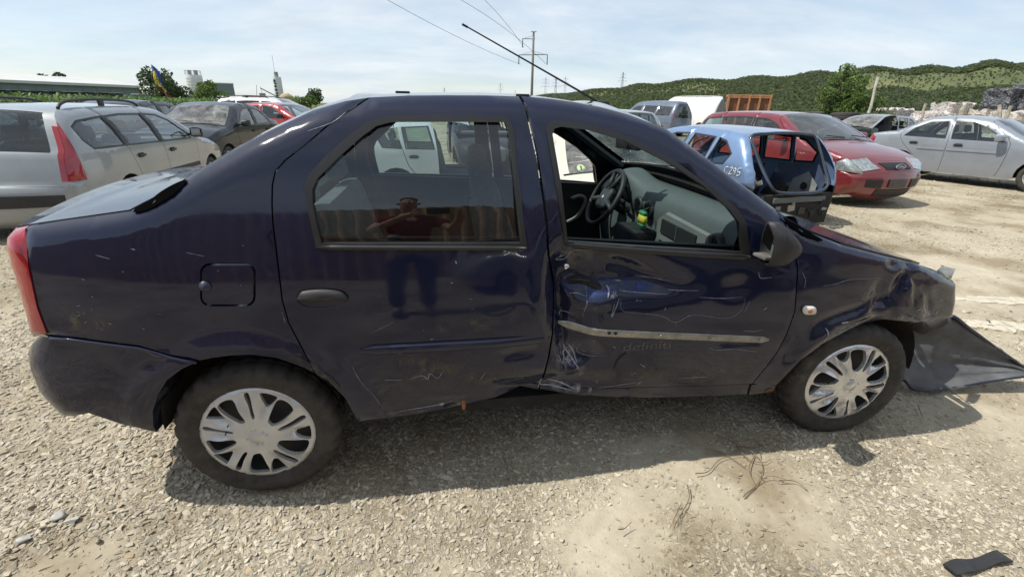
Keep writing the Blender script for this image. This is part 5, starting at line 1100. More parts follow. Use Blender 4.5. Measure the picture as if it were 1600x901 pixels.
# --- fittings of the light blue shell: hatch frame, bare rear panel, floor, chalk writing
fr_ = [(-.34, .56, 1.375), (-.48, .575, 1.18), (-.62, .55, .98), (-.76, .51, .80), (-.80, .38, .71), (-.84, 0, .69), (-.80, -.38, .71), (-.76, -.51, .80), (-.62, -.55, .98), (-.48, -.575, 1.18), (-.34, -.56, 1.375), (-.36, -.3, 1.41), (-.37, 0, 1.42), (-.36, .3, 1.41)]
p_navyd = M('shell_inner_blue', (.030, .045, .085), .45, coat=.4, var=.25)
MB().tube(spline(fr_, 4, True), .017, 8, closed=True).build('hatch_frame', p_navyd, bl, True)
MB().tube(spline([tuple(np.array(q)*np.array([1, .955, 1])+np.array([-.02, 0, -.015])) for q in fr_], 4, True), .011, 6, closed=True).build('hatch_seal', m_rub, bl, True)
rp = MB(); rp.box((-.77, 0, .46), (.06, 1.20, .42), bev=.02); rp.build('rear_panel', m_under, bl, auto=30)
MB().box((-.82, 0, .60), (.03, .90, .07), bev=.01).build('bumper_beam', m_int, bl, auto=30)
for y, z, w_ in ((-.42, .56, .07), (-.2, .45, .05), (.1, .56, .05), (.35, .5, .08), (-.5, .40, .1)): MB().box((-.825, y, z), (.02, w_, .05+.02*math.sin(y*9)), bev=.006).build('bracket', m_intd if y < 0 else m_intl, bl)
MB().box((-.1, 0, .45), (1.1, 1.15, .05)).build('boot_floor', p_navyd, bl); MB().box((.5, 0, .62), (.06, 1.3, .6)).build('bulkhead', m_intd, bl)
for y in (-1, 1):
    MB().add([(-.62, y*.52, .48), (.25, y*.52, .48), (.25, y*.66, .95), (-.45, y*.66, 1.0), (-.66, y*.6, .8)], [(0, 1, 2, 3, 4)]).build('inner_wing', p_navyd, bl)
MB().add([(-.60, -.50, .52), (-.20, -.46, .52), (-.22, -.50, .78), (-.40, -.55, .90), (-.58, -.55, .74)], [(0, 1, 2, 3, 4)]).build('strut_cover', m_intl, bl)
MB().lathe([(.001, 0), (.05, 0), (.055, .01)], 14, 'Y', (-.42, -.505, .70)).build('strut_hole', m_intd, bl)
for k in range(7):
    rs_ = random.Random(50+k); a = (-.35+.1*k-.3, .62, .82+.1*rs_.random()); MB().tube(spline([a, (a[0]+.1, .66+.1*rs_.random(), .66), (a[0]+.02, .60, .55), (a[0]-.15, .68, .6+.1*rs_.random())], 4), .008, 5).build('loose_wire', m_blk, bl, True)
MB().tube(spline([(.30, .70, 1.33), (.55, .74, 1.20), (.50, .76, .95), (.38, .78, .80), (.30, .72, .70)], 5), .014, 6).build('door_seal', m_blk, bl, True)
for k in range(12):      # torn sheet metal round the missing lamp and bumper
    rs_ = random.Random(70+k); c = np.array([-.80+.55*rs_.random(), .60+.12*rs_.random(), .42+.42*rs_.random()]); a = [c+np.array([rs_.uniform(-.13, .13), rs_.uniform(-.05, .06), rs_.uniform(-.10, .10)]) for _ in range(5)]
    o = mesh('torn_panel', a, [(0, 1, 2), (0, 2, 3), (0, 3, 4)], (p_blue, p_navyd, m_metal, m_under)[k % 4], bl); md = o.modifiers.new('thick', 'SOLIDIFY'); md.thickness = .004
for k in range(6):
    rs_ = random.Random(90+k); MB().box((-.80, -.5+.2*k, .40+.1*rs_.random()), (.03, .08+.08*rs_.random(), .06+.06*rs_.random()), rot=Matrix.Rotation(rs_.uniform(-.5, .5), 3, 'X'), bev=.008).build('bumper_bracket', (m_metal, m_intd, m_blk)[k % 3], bl)
def chalk(strokes, x0, z0, s_):
    for st_ in strokes:
        P_ = spline([(x0-p[0]*s_, z0+p[1]*s_) for p in st_], 4); X = np.array([p[0] for p in P_]); Z = np.array([p[1] for p in P_]); y = shb.y(X, Z)+.006
        MB().tube([(a, c, d) for a, c, d in zip(X, y, Z)], .0055, 5).build('chalk_mark', m_white, bl, True)
chalk([[(.45, .9), (.1, .95), (-.05, .5), (.1, .1), (.45, .15)], [(.75, .8), (.95, 1.), (1.1, .75), (.75, .1), (1.2, .15)], [(1.75, .75), (1.5, .95), (1.4, .6), (1.7, .55), (1.75, .85), (1.65, .05)], [(2.5, 1.), (2.1, .95), (2.05, .55), (2.4, .5), (2.35, .1), (2., .05)]], -.29, .885, .10)
# windscreen of the cream car: cracks and sticker
i0, i1 = ixc['wscreen']
def wsp(i, t, off=.004):
    Pn = np.array(Pc); g = lambda c: float(np.interp(i, range(len(Pn)), Pn[:, c])); full = np.gradient(Pn[:, :2], axis=0); nx = float(np.interp(i, range(len(Pn)), -full[:, 1])); nz_ = float(np.interp(i, range(len(Pn)), full[:, 0])); l = math.hypot(nx, nz_); c = g(4)*(1-abs(t)**2.2)+off-.004
    return (g(0)+nx/l*c, t*float(shc.y(np.array([g(0)]), np.array([g(1)]))[0]), g(1)+nz_/l*c)
rs_ = random.Random(8); m_crack = M('glass_crack', (.75, .78, .78), .4); ck = MB(); cen = (i0+(i1-i0)*.75, -.2)
for k in range(26):
    a = rs_.uniform(0, 6.28); q = [cen]; i_, t_ = cen
    for j in range(rs_.randint(3, 7)):
        i_ += .35*math.sin(a)*rs_.uniform(.5, 1.3); t_ += .11*math.cos(a)*rs_.uniform(.5, 1.3); a += rs_.uniform(-.4, .4); q.append((min(max(i_, i0), i1), min(max(t_, -.86), .86)))
    ck.tube([wsp(*e) for e in q], .0022, 3)
for k in range(5):
    ck.tube([wsp(min(max(cen[0]+.25*(k+1)*math.sin(w_)*1.5, i0), i1), cen[1]+.06*(k+1)*math.cos(w_)) for w_ in np.linspace(0, 5.5, 16)], .0018, 3)
ck.build('glass_cracks', m_crack, cr_)
sx, sy, sz = wsp(i1-.35, -.70, .008); dsc = MB().lathe([(.001, .0), (.05, .0)], 24, 'X').build('sticker', M('sticker_pale_green', (.55, .66, .38), .5), cr_, loc=(sx, sy, sz)); dsc.rotation_euler = (0, math.radians(-42), 0)
MB().box((0.004, 0, .008), (.002, .012, .034)).build('sticker_mark', m_intd, dsc); MB().box((0.004, 0, -.022), (.002, .013, .012)).build('sticker_mark', m_intd, dsc)
# ------------------------------------------------------------------ vegetation
def leafmat(name, c0, c1, c2=None):
    if name in MATS: return MATS[name]
    m, n, b, o = newmat(name); geo = n.nodes.new('ShaderNodeNewGeometry'); oi = n.nodes.new('ShaderNodeObjectInfo')
    c = ramp(n, geo.outputs['Random Per Island'], (.0, c0), (.6, c1), (1., c2 or c1)); q = ramp(n, oi.outputs['Random'], (0., .65), (1., 1.25))
    n.links.new(mixc(n, 1., c, q, 'MULTIPLY'), b.inputs['Base Color']); b.inputs['Roughness'].default_value = .6; b.inputs['Specular IOR Level'].default_value = .3
    tr = n.nodes.new('ShaderNodeBsdfTranslucent'); n.links.new(mixc(n, 1., c, q, 'MULTIPLY'), tr.inputs[0]); ms = n.nodes.new('ShaderNodeMixShader'); ms.inputs[0].default_value = .3
    n.links.new(b.outputs[0], ms.inputs[1]); n.links.new(tr.outputs[0], ms.inputs[2]); n.links.new(ms.outputs[0], o.inputs[0]); return m
m_leaf = leafmat('leaf_mid', (.065, .105, .030), (.125, .185, .055), (.165, .225, .075)); m_leafl = leafmat('leaf_bright', (.08, .14, .028), (.16, .245, .055), (.20, .28, .075)); m_leafd = leafmat('leaf_dark', (.035, .062, .020), (.07, .105, .034), (.095, .13, .05))
m_silver = leafmat('leaf_silver', (.13, .155, .105), (.20, .22, .155)); m_corn = leafmat('corn_leaf', (.05, .11, .02), (.12, .20, .05), (.22, .28, .12))
m_bark = M('bark', (.10, .075, .05), .95, var=.4, vscale=12, bmp=(25, .5))
def leaves(blobs, n, size, rs_, out=.75):
    """leaf quads through the volume of ellipsoid blobs [(c, r)]"""
    vs = []; fs = []; wts = np.array([b_[1][0]*b_[1][1] for b_ in blobs]); wts = wts/wts.sum()
    for k in range(n):
        c, r = blobs[rs_.choice(len(blobs), p=wts)]; d = rs_.normal(size=3); d /= np.linalg.norm(d); q = rs_.uniform(0, 1)**(.33 if rs_.uniform() > out else .12)
        p = np.array(c)+d*np.array(r)*q*rs_.uniform(.85, 1.12); a = rs_.normal(size=3); a /= np.linalg.norm(a); b_ = np.cross(a, rs_.normal(size=3)); b_ /= np.linalg.norm(b_); s = size*rs_.uniform(.6, 1.4)
        i = len(vs); vs += [p-a*s, p+b_*s*.45, p+a*s, p-b_*s*.45]; fs.append((i, i+1, i+2, i+3))
    return vs, fs
def tree(name, label, loc, h, blobs, n, size, mat, seed=1, group=None, trunk=.09):
    rs_ = np.random.RandomState(seed); t = empty(name, tuple(loc), 0, label, 'tree', group)
    tm = MB(); bz = min(c[2]-r[2] for c, r in blobs); top = max(c[2] for c, r in blobs)
    tm.tube([(0, 0, -.1), (.03*h, .01*h, top*.35), (-.01*h, .02*h, top*.7), (0, 0, top)], [trunk*1.2, trunk, trunk*.6, trunk*.2], 8)
    for c, r in blobs: tm.tube([(0, 0, max(.1, c[2]*.35)), (c[0]*.5, c[1]*.5, c[2]*.7), tuple(np.array(c)+np.array([0, 0, r[2]*.5]))], [trunk*.5, trunk*.35, trunk*.1], 6)
    tm.build('trunk', m_bark, t, True); v, f = leaves(blobs, n, size, rs_); mesh('crown', v, f, mat, t); return t
def blobset(rs_, n, rx, ry, z0, z1, rr):
    o = []
    for k in range(n):
        z = z0+(z1-z0)*rs_.uniform(); f = math.sqrt(max(.05, 1-((z-(z0+z1)/2)/((z1-z0)/2*1.15))**2)); a = rs_.uniform(0, 6.28); q = math.sqrt(rs_.uniform())
        r = rr*rs_.uniform(.6, 1.2); o.append(((rx*f*q*math.cos(a), ry*f*q*math.sin(a), z), (r, r, r*.8)))
    return o
R_ = np.random.RandomState
gpt = lambda u, d: np.array([*far(u, 200, d)[:2], 0.])
# near young tree and bush by the tyre heap
b1 = blobset(R_(3), 24, 1.3, 1.1, .8, 3.3, .5); b1 += [((.1, 0, 3.6), (.35, .35, .4)), ((-.5, 0, 3.3), (.3, .3, .4)), ((.7, .2, 3.4), (.3, .3, .35)), ((-.15, .1, 3.75), (.22, .22, .3))]
tree('young_tree', 'leafy young green tree rising behind the heap of tyres', gpt(1300, 33), 5, b1, 8000, .085, m_leaf, 3)
tree('bush', 'bright yellow green bush beside the young tree at the tyre heap', gpt(1345, 32), 3, blobset(R_(4), 12, 1.1, .9, .6, 2.3, .45), 3800, .08, m_leafl, 4)
# trees on the left skyline
tree('tree', 'round dark green tree next to the flag', gpt(275, 62), 5, blobset(R_(5), 16, 2.0, 1.8, 1.0, 4.0, .9), 4200, .16, m_leafd, 5)
tree('tree', 'small bright green tree in front of the grey block', gpt(345, 70), 4, blobset(R_(6), 10, 1.6, 1.5, .8, 3.4, .8), 2600, .16, m_leafl, 6)
tree('tree', 'isolated round tree beyond the yard near the slim white silo', gpt(498, 160), 6, blobset(R_(7), 9, 2., 1.9, 1.6, 4.8, 1.3), 1500, .3, m_leafd, 7)
tree('tree', 'treetop showing above the long grey hall roof', gpt(106, 150), 7, blobset(R_(8), 12, 2.8, 2.4, 2.4, 6.3, 1.2), 2200, .3, m_leafd, 8)
for k, (u, d, s) in enumerate(((462, 120, .8), (472, 125, 1.), (482, 118, .9), (490, 122, 1.0))): tree('shrub', 'bright green shrub in the low hedge beside the tan mixer drum', gpt(u, d), 3, blobset(R_(20+k), 7, 1.6*s, 1.5, .5, 2.7*s, .8), 900, .2, m_leafl, 30+k, 'shrubs of the low hedge')
# corn strip: instanced plants
CORN = bpy.data.collections.new('corn_shapes')
for k in range(4):
    rs_ = R_(40+k); v = []; f = []
    def blade(b0, az, L, up):
        pts = []
        for i in range(6):
            t = i/5; r = L*t*(1-.25*t); z = up*t-L*.75*t*t; w_ = .045*math.sin(math.pi*min(1, .15+.85*t*.98))*1.2; c, s_ = math.cos(az), math.sin(az); p = (b0[0]+r*c, b0[1]+r*s_, b0[2]+z)
            i0 = len(v); v.extend([(p[0]-s_*w_, p[1]+c*w_, p[2]), (p[0]+s_*w_, p[1]-c*w_, p[2])])
            if i: f.append((i0-2, i0-1, i0+1, i0))
    for j in range(10): blade((0, 0, .25+.16*j), rs_.uniform(0, 6.28), rs_.uniform(.5, .8), rs_.uniform(.5, .8))
    me = bpy.data.meshes.new('corn'); me.from_pydata([tuple(map(float, q)) for q in v], [], f); me.materials.append(m_corn); CORN.objects.link(bpy.data.objects.new('corn_shape', me))
A_, B_ = gpt(-160, 34), gpt(385, 58); P = []
for k in range(2600):
    t, s_ = nrs.uniform(), nrs.uniform(0, 5); q = A_+(B_-A_)*t; nn = np.array([-(B_-A_)[1], (B_-A_)[0], 0]); nn /= np.linalg.norm(nn); P.append(q+nn*s_)
n = len(P); sc = nrs.uniform(.85, 1.2, n); instance_cloud('corn', P, np.stack([nrs.normal(0, .06, n), nrs.normal(0, .06, n), nrs.uniform(0, 6.28, n)], 1), np.stack([sc*.85, sc*.85, sc*.74], 1), CORN, 'dense strip of tall green corn in front of the long hall', 'corn', 4)
# ------------------------------------------------------------------ hill with scrub and wood
CREST = [(700, 160, 1500), (800, 152, 1400), (850, 148, 1200), (900, 143, 1000), (960, 138, 820), (1000, 133, 760), (1060, 128, 720), (1140, 124, 680), (1200, 121, 640), (1270, 116, 600), (1330, 111, 580), (1400, 108, 560), (1460, 107, 540), (1530, 102, 520), (1600, 97, 500), (1750, 90, 480), (2000, 84, 470), (2500, 70, 460)]
FOOT = 150.
cu_ = spline(CREST, 5); HU = []
for u, v, d in cu_: HU.append(far(u, v+2.5, d))
HU = np.array(HU); az = np.arctan2(HU[:, 0]-CAM[0], HU[:, 1]-CAM[1]); hd_ = np.hypot(HU[:, 0]-CAM[0], HU[:, 1]-CAM[1])
def hill_pt(i, s):
    """s 0 at the foot, 1 at the crest, >1 behind it"""
    f0 = FOOT+ (hd_[i]-FOOT)*.25; d = f0+(hd_[i]-f0)*s
    e = min(s, 1.0); prof = e*e*(3-2*e)*.35+e*.65; z = HU[i, 2]*prof*(1+.05*math.sin(i*.9+s*5)) if s <= 1 else HU[i, 2]*(1-.1*(s-1))
    if s <= 1: z = z*(1-.04*math.sin(math.pi*e)*math.sin(i*.55))
    return (CAM[0]+d*math.sin(az[i]), CAM[1]+d*math.cos(az[i]), z-.6*(s < .01))
SS = list(np.linspace(0, 1, 22))+[1.2]; vs = [hill_pt(i, s) for i in range(len(HU)) for s in SS]; ns = len(SS)
mh, nh, bh, oh = newmat('hill_grass'); geo = nh.nodes.new('ShaderNodeNewGeometry'); 
def hn(sc, d=6):
    x = nh.nodes.new('ShaderNodeTexNoise'); x.inputs['Scale'].default_value = sc; x.inputs['Detail'].default_value = d; nh.links.new(geo.outputs['Position'], x.inputs[0]); return x.outputs[0]
nh.links.new(ramp(nh, hn(.012, 8), (.3, (.07, .085, .028)), (.5, (.10, .115, .04)), (.62, (.15, .145, .06)), (.75, (.24, .20, .11))), bh.inputs['Base Color']); bh.inputs['Roughness'].default_value = 1
tag(mesh('hill', vs, [(i*ns+j, (i+1)*ns+j, (i+1)*ns+j+1, i*ns+j+1) for i in range(len(HU)-1) for j in range(ns-1)], mh, None, True), 'long green hillside', 'hill', None, 'structure')
far_a = leafmat('far_leaf_mid', (.10, .135, .05), (.135, .175, .068)); far_b = leafmat('far_leaf_deep', (.075, .105, .042), (.105, .14, .056)); far_c = leafmat('far_leaf_light', (.125, .165, .058), (.16, .20, .078))
FAR = bpy.data.collections.new('far_tree_shapes')
for k in range(6):
    rs_ = R_(60+k); bs = blobset(rs_, 5, 1.1, 1.1, .5, 2.6 if k < 4 else 3.6, .75); v, f = leaves(bs, 150, .34, rs_, .9); me = bpy.data.meshes.new('far_tree'); me.from_pydata([tuple(map(float, q)) for q in v], [], f); me.materials.append([far_a, far_b, far_a, far_c, far_b, m_silver][k]); FAR.objects.link(bpy.data.objects.new('far_tree_shape', me))
P = []; S_ = []; pk = []
rs_ = R_(77)
while len(P) < 34000:
    i = rs_.uniform(4, len(HU)-2); s = rs_.uniform()**.8; i0 = int(i); a, c = np.array(hill_pt(i0, s)), np.array(hill_pt(i0+1, s)); q = a+(c-a)*(i-i0)
    uu = cu_[i0][0]; meadow = (1330 < uu < 2600 and .42 < s < .78); grass = (900 < uu < 1120 and .45 < s < .8)
    if meadow and rs_.uniform() > .10: continue
    if grass and rs_.uniform() > .30: continue
    dd = math.hypot(q[0]-CAM[0], q[1]-CAM[1]); P.append(q); S_.append(.50*(1.15 if s > .85 or s < .3 else 1.0)*rs_.uniform(.6, 1.5)*(.75 if meadow else 1.)*min(1.5, max(.8, dd/450)))
P = np.array(P); n = len(P); S_ = np.array(S_)
instance_cloud('hillside_wood', P, np.stack([nrs.normal(0, .05, n), nrs.normal(0, .05, n), nrs.uniform(0, 6.28, n)], 1), np.stack([S_*1.25, S_*1.25, S_], 1), FAR, 'dense scrub and wood covering the far hillside', 'wood', 6)
# ------------------------------------------------------------------ far buildings, silos, masts
def elev(u, v): d = ray(u, v); return d[2]/math.hypot(d[0], d[1])
m_hall = M('hall_wall', (.16, .20, .20), .7, var=.08, vscale=.3); m_roofw = M('hall_roof', (.50, .50, .48), .6, var=.08, vscale=.3); m_gable = M('hall_gable', (.24, .22, .21), .8, var=.1, vscale=.4); m_win = M('far_window', (.02, .022, .025), .3); m_conc = M('concrete', (.40, .39, .36), .85, var=.15, vscale=1.5); m_silo = M('silo_white', (.62, .62, .60), .55, var=.06, vscale=.8); m_silog = M('silo_grey', (.38, .37, .35), .6, var=.1, vscale=.8); m_steel = M('galvanised_steel', (.26, .27, .28), .6, var=.2, vscale=2); m_tan = M('tan_machine', (.38, .28, .15), .7, var=.2, vscale=2)
d1 = 100.; e1 = elev(217.5, 137.8); zE = CAM[2]+d1*e1; d2 = (zE-CAM[2])/elev(-70, 126.2)
C1, C2 = far(217.5, 137.8, d1), far(-70, 126.2, d2); ax = (C1-C2)[:2]; Lb = float(np.hypot(*ax)); ax = ax/Lb; pr_ = np.array([-ax[1], ax[0]]); hall = empty('long_hall', (C2[0], C2[1], 0), math.atan2(ax[1], ax[0]), 'long low grey industrial hall with pale roof behind the corn', 'building')
dep = 16.; zR = zE+1.0
MB().box((Lb/2, dep/2, zE/2), (Lb, dep, zE)).build('wall', m_hall, hall)
MB().add([(-.4, -.4, zE), (Lb+.4, -.4, zE), (Lb+.4, dep/2, zR), (-.4, dep/2, zR), (Lb+.4, dep+.4, zE), (-.4, dep+.4, zE), (-.4, -.4, zE+.35), (Lb+.4, -.4, zE+.35), (Lb+.4, dep/2, zR+.35), (-.4, dep/2, zR+.35), (Lb+.4, dep+.4, zE+.35), (-.4, dep+.4, zE+.35)], [(6, 7, 8, 9), (9, 8, 10, 11), (0, 1, 7, 6), (4, 5, 11, 10), (1, 2, 8, 7), (2, 4, 10, 8), (3, 0, 6, 9), (5, 3, 9, 11), (0, 3, 2, 1), (3, 5, 4, 2)]).build('roof', m_roofw, hall)
MB().add([(Lb+.02, 0, zE), (Lb+.02, dep, zE), (Lb+.02, dep/2, zR), (Lb+.02, 0, .0), (Lb+.02, dep, 0.)], [(3, 4, 1, 2, 0)]).build('gable', m_gable, hall)
for k in range(9):
    x = Lb-4.5-k*(Lb/10.5); w_ = MB().box((x, -.06, zE-1.25), (3.4, .12, .75)).build('window', m_win, hall); MB().box((x, -.10, zE-.84), (3.6, .1, .06)).build('window_frame', m_roofw, w_)
for k in range(12): MB().box((k*Lb/11.5+.3, -.03, zE/2-.1), (.12, .06, zE-.3)).build('wall_rib', m_hall, hall)
def silo(name, label, u0, u1, vt, d, mat, bands=9, tap=1.0):
    c = far((u0+u1)/2, vt, d); r = (u1-u0)/2/F_PX*d*.86; H = c[2]; s = empty(name, (c[0], c[1], 0), 0, label, 'silo'); pr2 = []
    MB().lathe([(r*.5, 0), (r, H*.16), (r, H*.97), (r*.94, H)], 32, 'Z').build('body', mat, s, True)
    MB().lathe([(.001, H), (r*.95, H)], 24, 'Z').build('top_deck', mat, s)
    for k in range(bands): MB().lathe([(r+.005, H*(.18+.78*k/bands)), (r+.05, H*(.18+.78*k/bands)+.05), (r+.005, H*(.18+.78*k/bands)+.1)], 32, 'Z').build('band', mat, s, True)
    for k in range(4): MB().tube([(r*.85*math.cos(k*1.57+.5), r*.85*math.sin(k*1.57+.5), 0), (r*.9*math.cos(k*1.57+.5), r*.9*math.sin(k*1.57+.5), H*.2)], .12, 6).build('leg', m_steel, s)
    return s, r, H
s1, r1, H1 = silo('cement_silo', 'tall pale ribbed silo with dark filters on top, beside the round tree', 292, 312, 117.5, 150, m_silo)
for a in (-.3, .35): MB().lathe([(.001, 1.1), (.42, 1.1), (.45, 0)], 12, 'Z', (r1*a*1.2, -.3, H1)).build('filter_unit', m_steel, s1)
rl = MB()
for k in range(12): a = k*math.pi/6; rl.tube([(r1*.95*math.cos(a), r1*.95*math.sin(a), H1), (r1*.95*math.cos(a), r1*.95*math.sin(a), H1+1.0)], .035, 4)
rl.tube([(r1*.95*math.cos(k*math.pi/8), r1*.95*math.sin(k*math.pi/8), H1+1.0) for k in range(16)], .035, 4, closed=True); rl.build('guard_rail', m_steel, s1)
s2, r2, H2 = silo('cement_silo', 'slim white silo with dark vertical lettering on its side', 426, 438, 120.5, 170, m_silo, 6)
MB().lathe([(.001, 1.4), (.6, 1.4), (.6, 0)], 12, 'Z', (0, 0, H2)).build('filter_unit', m_steel, s2); MB().tube([(-.3, 0, H2+1.4), (-.3, 0, H2+6.)], .05, 4).build('mast', m_steel, s2)
ang = math.atan2(CAM[1]-s2.location.y, CAM[0]-s2.location.x)
for k in range(7):       # lettering, too far to read
    z = H2*(.88-.105*k); g_ = MB(); rs_ = R_(90+k)
    for j in range(3):
        a = ang-.55+.12*rs_.uniform(-1, 1); g_.box((r2*1.01*math.cos(a), r2*1.01*math.sin(a), z+rs_.uniform(-.2, .2)), (.25+.4*rs_.uniform(), .2, .15+.5*rs_.uniform()), rot=a+1.57)
    g_.build('letter', m_win, s2)
c = far(346, 131, 165); blk = empty('hopper_block', (c[0], c[1], 0), .35, 'grey sheet metal hopper block beside the pale silo', 'building'); MB().box((0, 0, c[2]*.5+1.4), (5.8, 4.5, c[2]-2.8), bev=.1).build('cladding', m_hall, blk); MB().box((0, 0, c[2]+.05), (6., 4.7, .25)).build('roof', m_roofw, blk)
for k in range(4): MB().box(((-2.6, 2.6)[k % 2], (-2, 2)[k//2], .8), (.3, .3, 1.7)).build('leg', m_steel, blk)
c = far(392, 146, 120); bp = empty('batching_plant', (c[0], c[1], 0), .3, 'tan and grey concrete batching machinery between the two silos', 'machinery'); MB().box((0, 0, 1.9), (3.2, 2, 1.6), bev=.1).build('bin', m_tan, bp); MB().box((2.2, 0, 2.6), (1.2, 1.2, 1.2), bev=.1).build('bin', m_steel, bp)
for a in ((-1.5, -1), (1.5, -1), (-1.5, 1), (1.5, 1)): MB().box((a[0], a[1], .6), (.15, .15, 1.3)).build('leg', m_steel, bp)
MB().tube([(2, 0, 4.2), (7.5, 0, 1.2)], .12, 5).build('conveyor', m_steel, bp); MB().tube([(1, 0, 2.5), (1.4, 0, 4.8)], .06, 4).build('mast', m_steel, bp); MB().tube([(2.2, 0, 3), (2., 0, 4.6)], .05, 4).build('mast', m_steel, bp)
c = far(447, 148, 125); dr = empty('mixer_drum', (c[0], c[1], 0), .2, 'tan mixer drum at the foot of the slim white silo', 'machinery'); MB().lathe([(.5, -1.5), (1.15, -.7), (1.2, .6), (.6, 1.5)], 20, 'X', (0, 0, c[2]-.9)).build('drum', m_tan, dr, True); MB().box((0, 0, .7), (2.4, 1., 1.5)).build('frame', m_steel, dr)
c = far(266, 151, 80); shd_ = empty('low_shed', (c[0], c[1], 0), .2, 'low shed with flat pale roof below the flag', 'building'); MB().box((0, 0, 1.0), (7., 3.4, 2.0)).build('wall', m_hall, shd_); MB().box((0, 0, 2.08), (7.4, 3.8, .15)).build('roof', m_roofw, shd_)
# flag
c = far(236, 101, 60); fl_ = empty('flag', (c[0], c[1], 0), math.atan2(RT[1], RT[0]), 'blue yellow and red flag hanging limp from a leaning pole', 'flag')
Hf = c[2]; MB().tube([(1.3, 0, 0), (0, 0, Hf)], [.05, .025], 6).build('pole', m_steel, fl_)
for k, (col, nm) in enumerate((((.02, .045, .30), 'blue_band'), ((.62, .50, .05), 'yellow_band'), ((.45, .02, .03), 'red_band'))):
    v = []; f = []; nn = 10; w0_ = .34
    for i in range(nn+1):
        t = i/nn
        for j in range(4):
            s_ = j/3; x = 1.25*t*(.55)+.03+(-.42*math.sin(math.pi*min(1, t*1.1)) if k == 1 else (0 if k == 0 else .15))*(1-s_*.3)+s_*w0_*(.35+.65*math.sin(math.pi*(.15+.8*t))) - (.25*k*(1-t) if k == 2 else 0); z = Hf-.15-(1.9 if k < 2 else 1.1)*t-(.4 if k == 1 else (1.75 if k == 2 else 0)); v.append((x+(.25*t if k == 2 else 0), .06*math.sin(6*s_+5*t+k)+k*.02, z))
    for i in range(nn):
        for j in range(3): f.append((i*4+j, i*4+j+1, i*4+5+j, i*4+4+j))
    mesh(nm, v, f, M('flag_'+nm, col, .8, var=.1), fl_, True)
# utility pole with arms and wires
pd = 55.; pt_, pb_ = far(834, 49, pd), far(831, 200, pd); Hp = pt_[2]; pole = empty('utility_pole', (pt_[0], pt_[1], 0), math.atan2(RT[1], RT[0]), 'tall concrete utility pole with two steel cross arms', 'utility pole')
MB().tube([(0, 0, 0), (0, 0, Hp)], [.17, .11], 10).build('shaft', M('old_concrete', (.16, .155, .145), .9), pole, True)
px2m = pd/F_PX*1.03; zat = lambda v: far(834, v, pd)[2]
m_wire = M('wire', (.05, .05, .05), .5)
MB().tube([(-14.5*px2m, 0, zat(61)), (.15, 0, zat(61))], .05, 5).build('cross_arm', m_steel, pole); MB().tube([(-19*px2m, 0, zat(86.5)), (19.5*px2m, 0, zat(85))], .06, 5).build('cross_arm', m_steel, pole)
for x, v0, v1 in ((-14.5, 61, 75), (-19, 86.5, 101), (19.5, 85, 101)): MB().tube([(x*px2m, 0, zat(v0)), (x*px2m, 0, zat(v1))], [.04, .06], 5).build('insulator', m_win, pole)
MB().tube([(-.3, -.1, zat(50)), (.3, -.1, zat(50))], .06, 5).build('pole_cap', m_steel, pole); MB().tube([(-14*px2m, 0, zat(61)), (0, 0, zat(56))], .02, 4).build('stay', m_steel, pole); MB().tube([(-16*px2m, 0, zat(86)), (0, 0, zat(80))], .02, 4).build('stay', m_steel, pole); MB().tube([(16*px2m, 0, zat(85)), (0, 0, zat(80))], .02, 4).build('stay', m_steel, pole)
def wire(label, px, ext=2.2):
    P = np.array([far(u, v, d) for u, v, d in px]); t = np.array([0, .5, 1.]); C = [np.polyfit(t, P[:, i], 2) for i in range(3)]
    C[0] = np.polyfit([0, 1], P[[0, 2], 0], 1); C[1] = np.polyfit([0, 1], P[[0, 2], 1], 1)
    pts = [tuple(np.polyval(C[i], s) for i in range(3)) for s in np.linspace(0, ext, 24)]
    w_ = MB().tube(pts, .016, 4).build('power_line', m_wire); return tag(w_, label, 'power line')
wire('lowest and most sagging power line of the utility pole', [(814, 101, 55), (722, 68, 47), (605, 0, 38)]); wire('power line running up from the short upper arm of the utility pole', [(819, 75, 55), (789, 38, 50), (757, 0, 45)]); wire('thin straight power line from the lower cross arm of the pole', [(853, 100, 55), (790, 50, 48), (720, 0, 42)])
# lattice pylons
def pylon_mesh():
    m_ = MB(); H = 30.; lv = [(0, 2.6), (8, 1.7), (15, 1.1), (21, .8), (30, .35)]
    for (z0, w0_), (z1, w1_) in zip(lv, lv[1:]):
        for sx, sy in ((-1, -1), (1, -1), (1, 1), (-1, 1)): m_.tube([(sx*w0_, sy*w0_, z0), (sx*w1_, sy*w1_, z1)], .14, 4)
        for a, c in (((-1, -1), (1, -1)), ((1, -1), (-1, -1)), ((-1, 1), (1, 1)), ((1, 1), (-1, 1))): m_.tube([(a[0]*w0_, a[1]*w0_, z0), (c[0]*w1_, c[1]*w1_, z1)], .09, 4)
    for z, w_ in ((19, 6.0), (23, 4.6), (27, 3.4)):
        m_.tube([(-w_, 0, z), (w_, 0, z)], .14, 4); m_.tube([(-w_, 0, z), (0, 0, z+1.6)], .08, 4); m_.tube([(w_, 0, z), (0, 0, z+1.6)], .08, 4)
        for s_ in (-1, 1): m_.tube([(s_*w_, 0, z), (s_*w_, 0, z-1.5)], .1, 4)
    return m_
PY = None
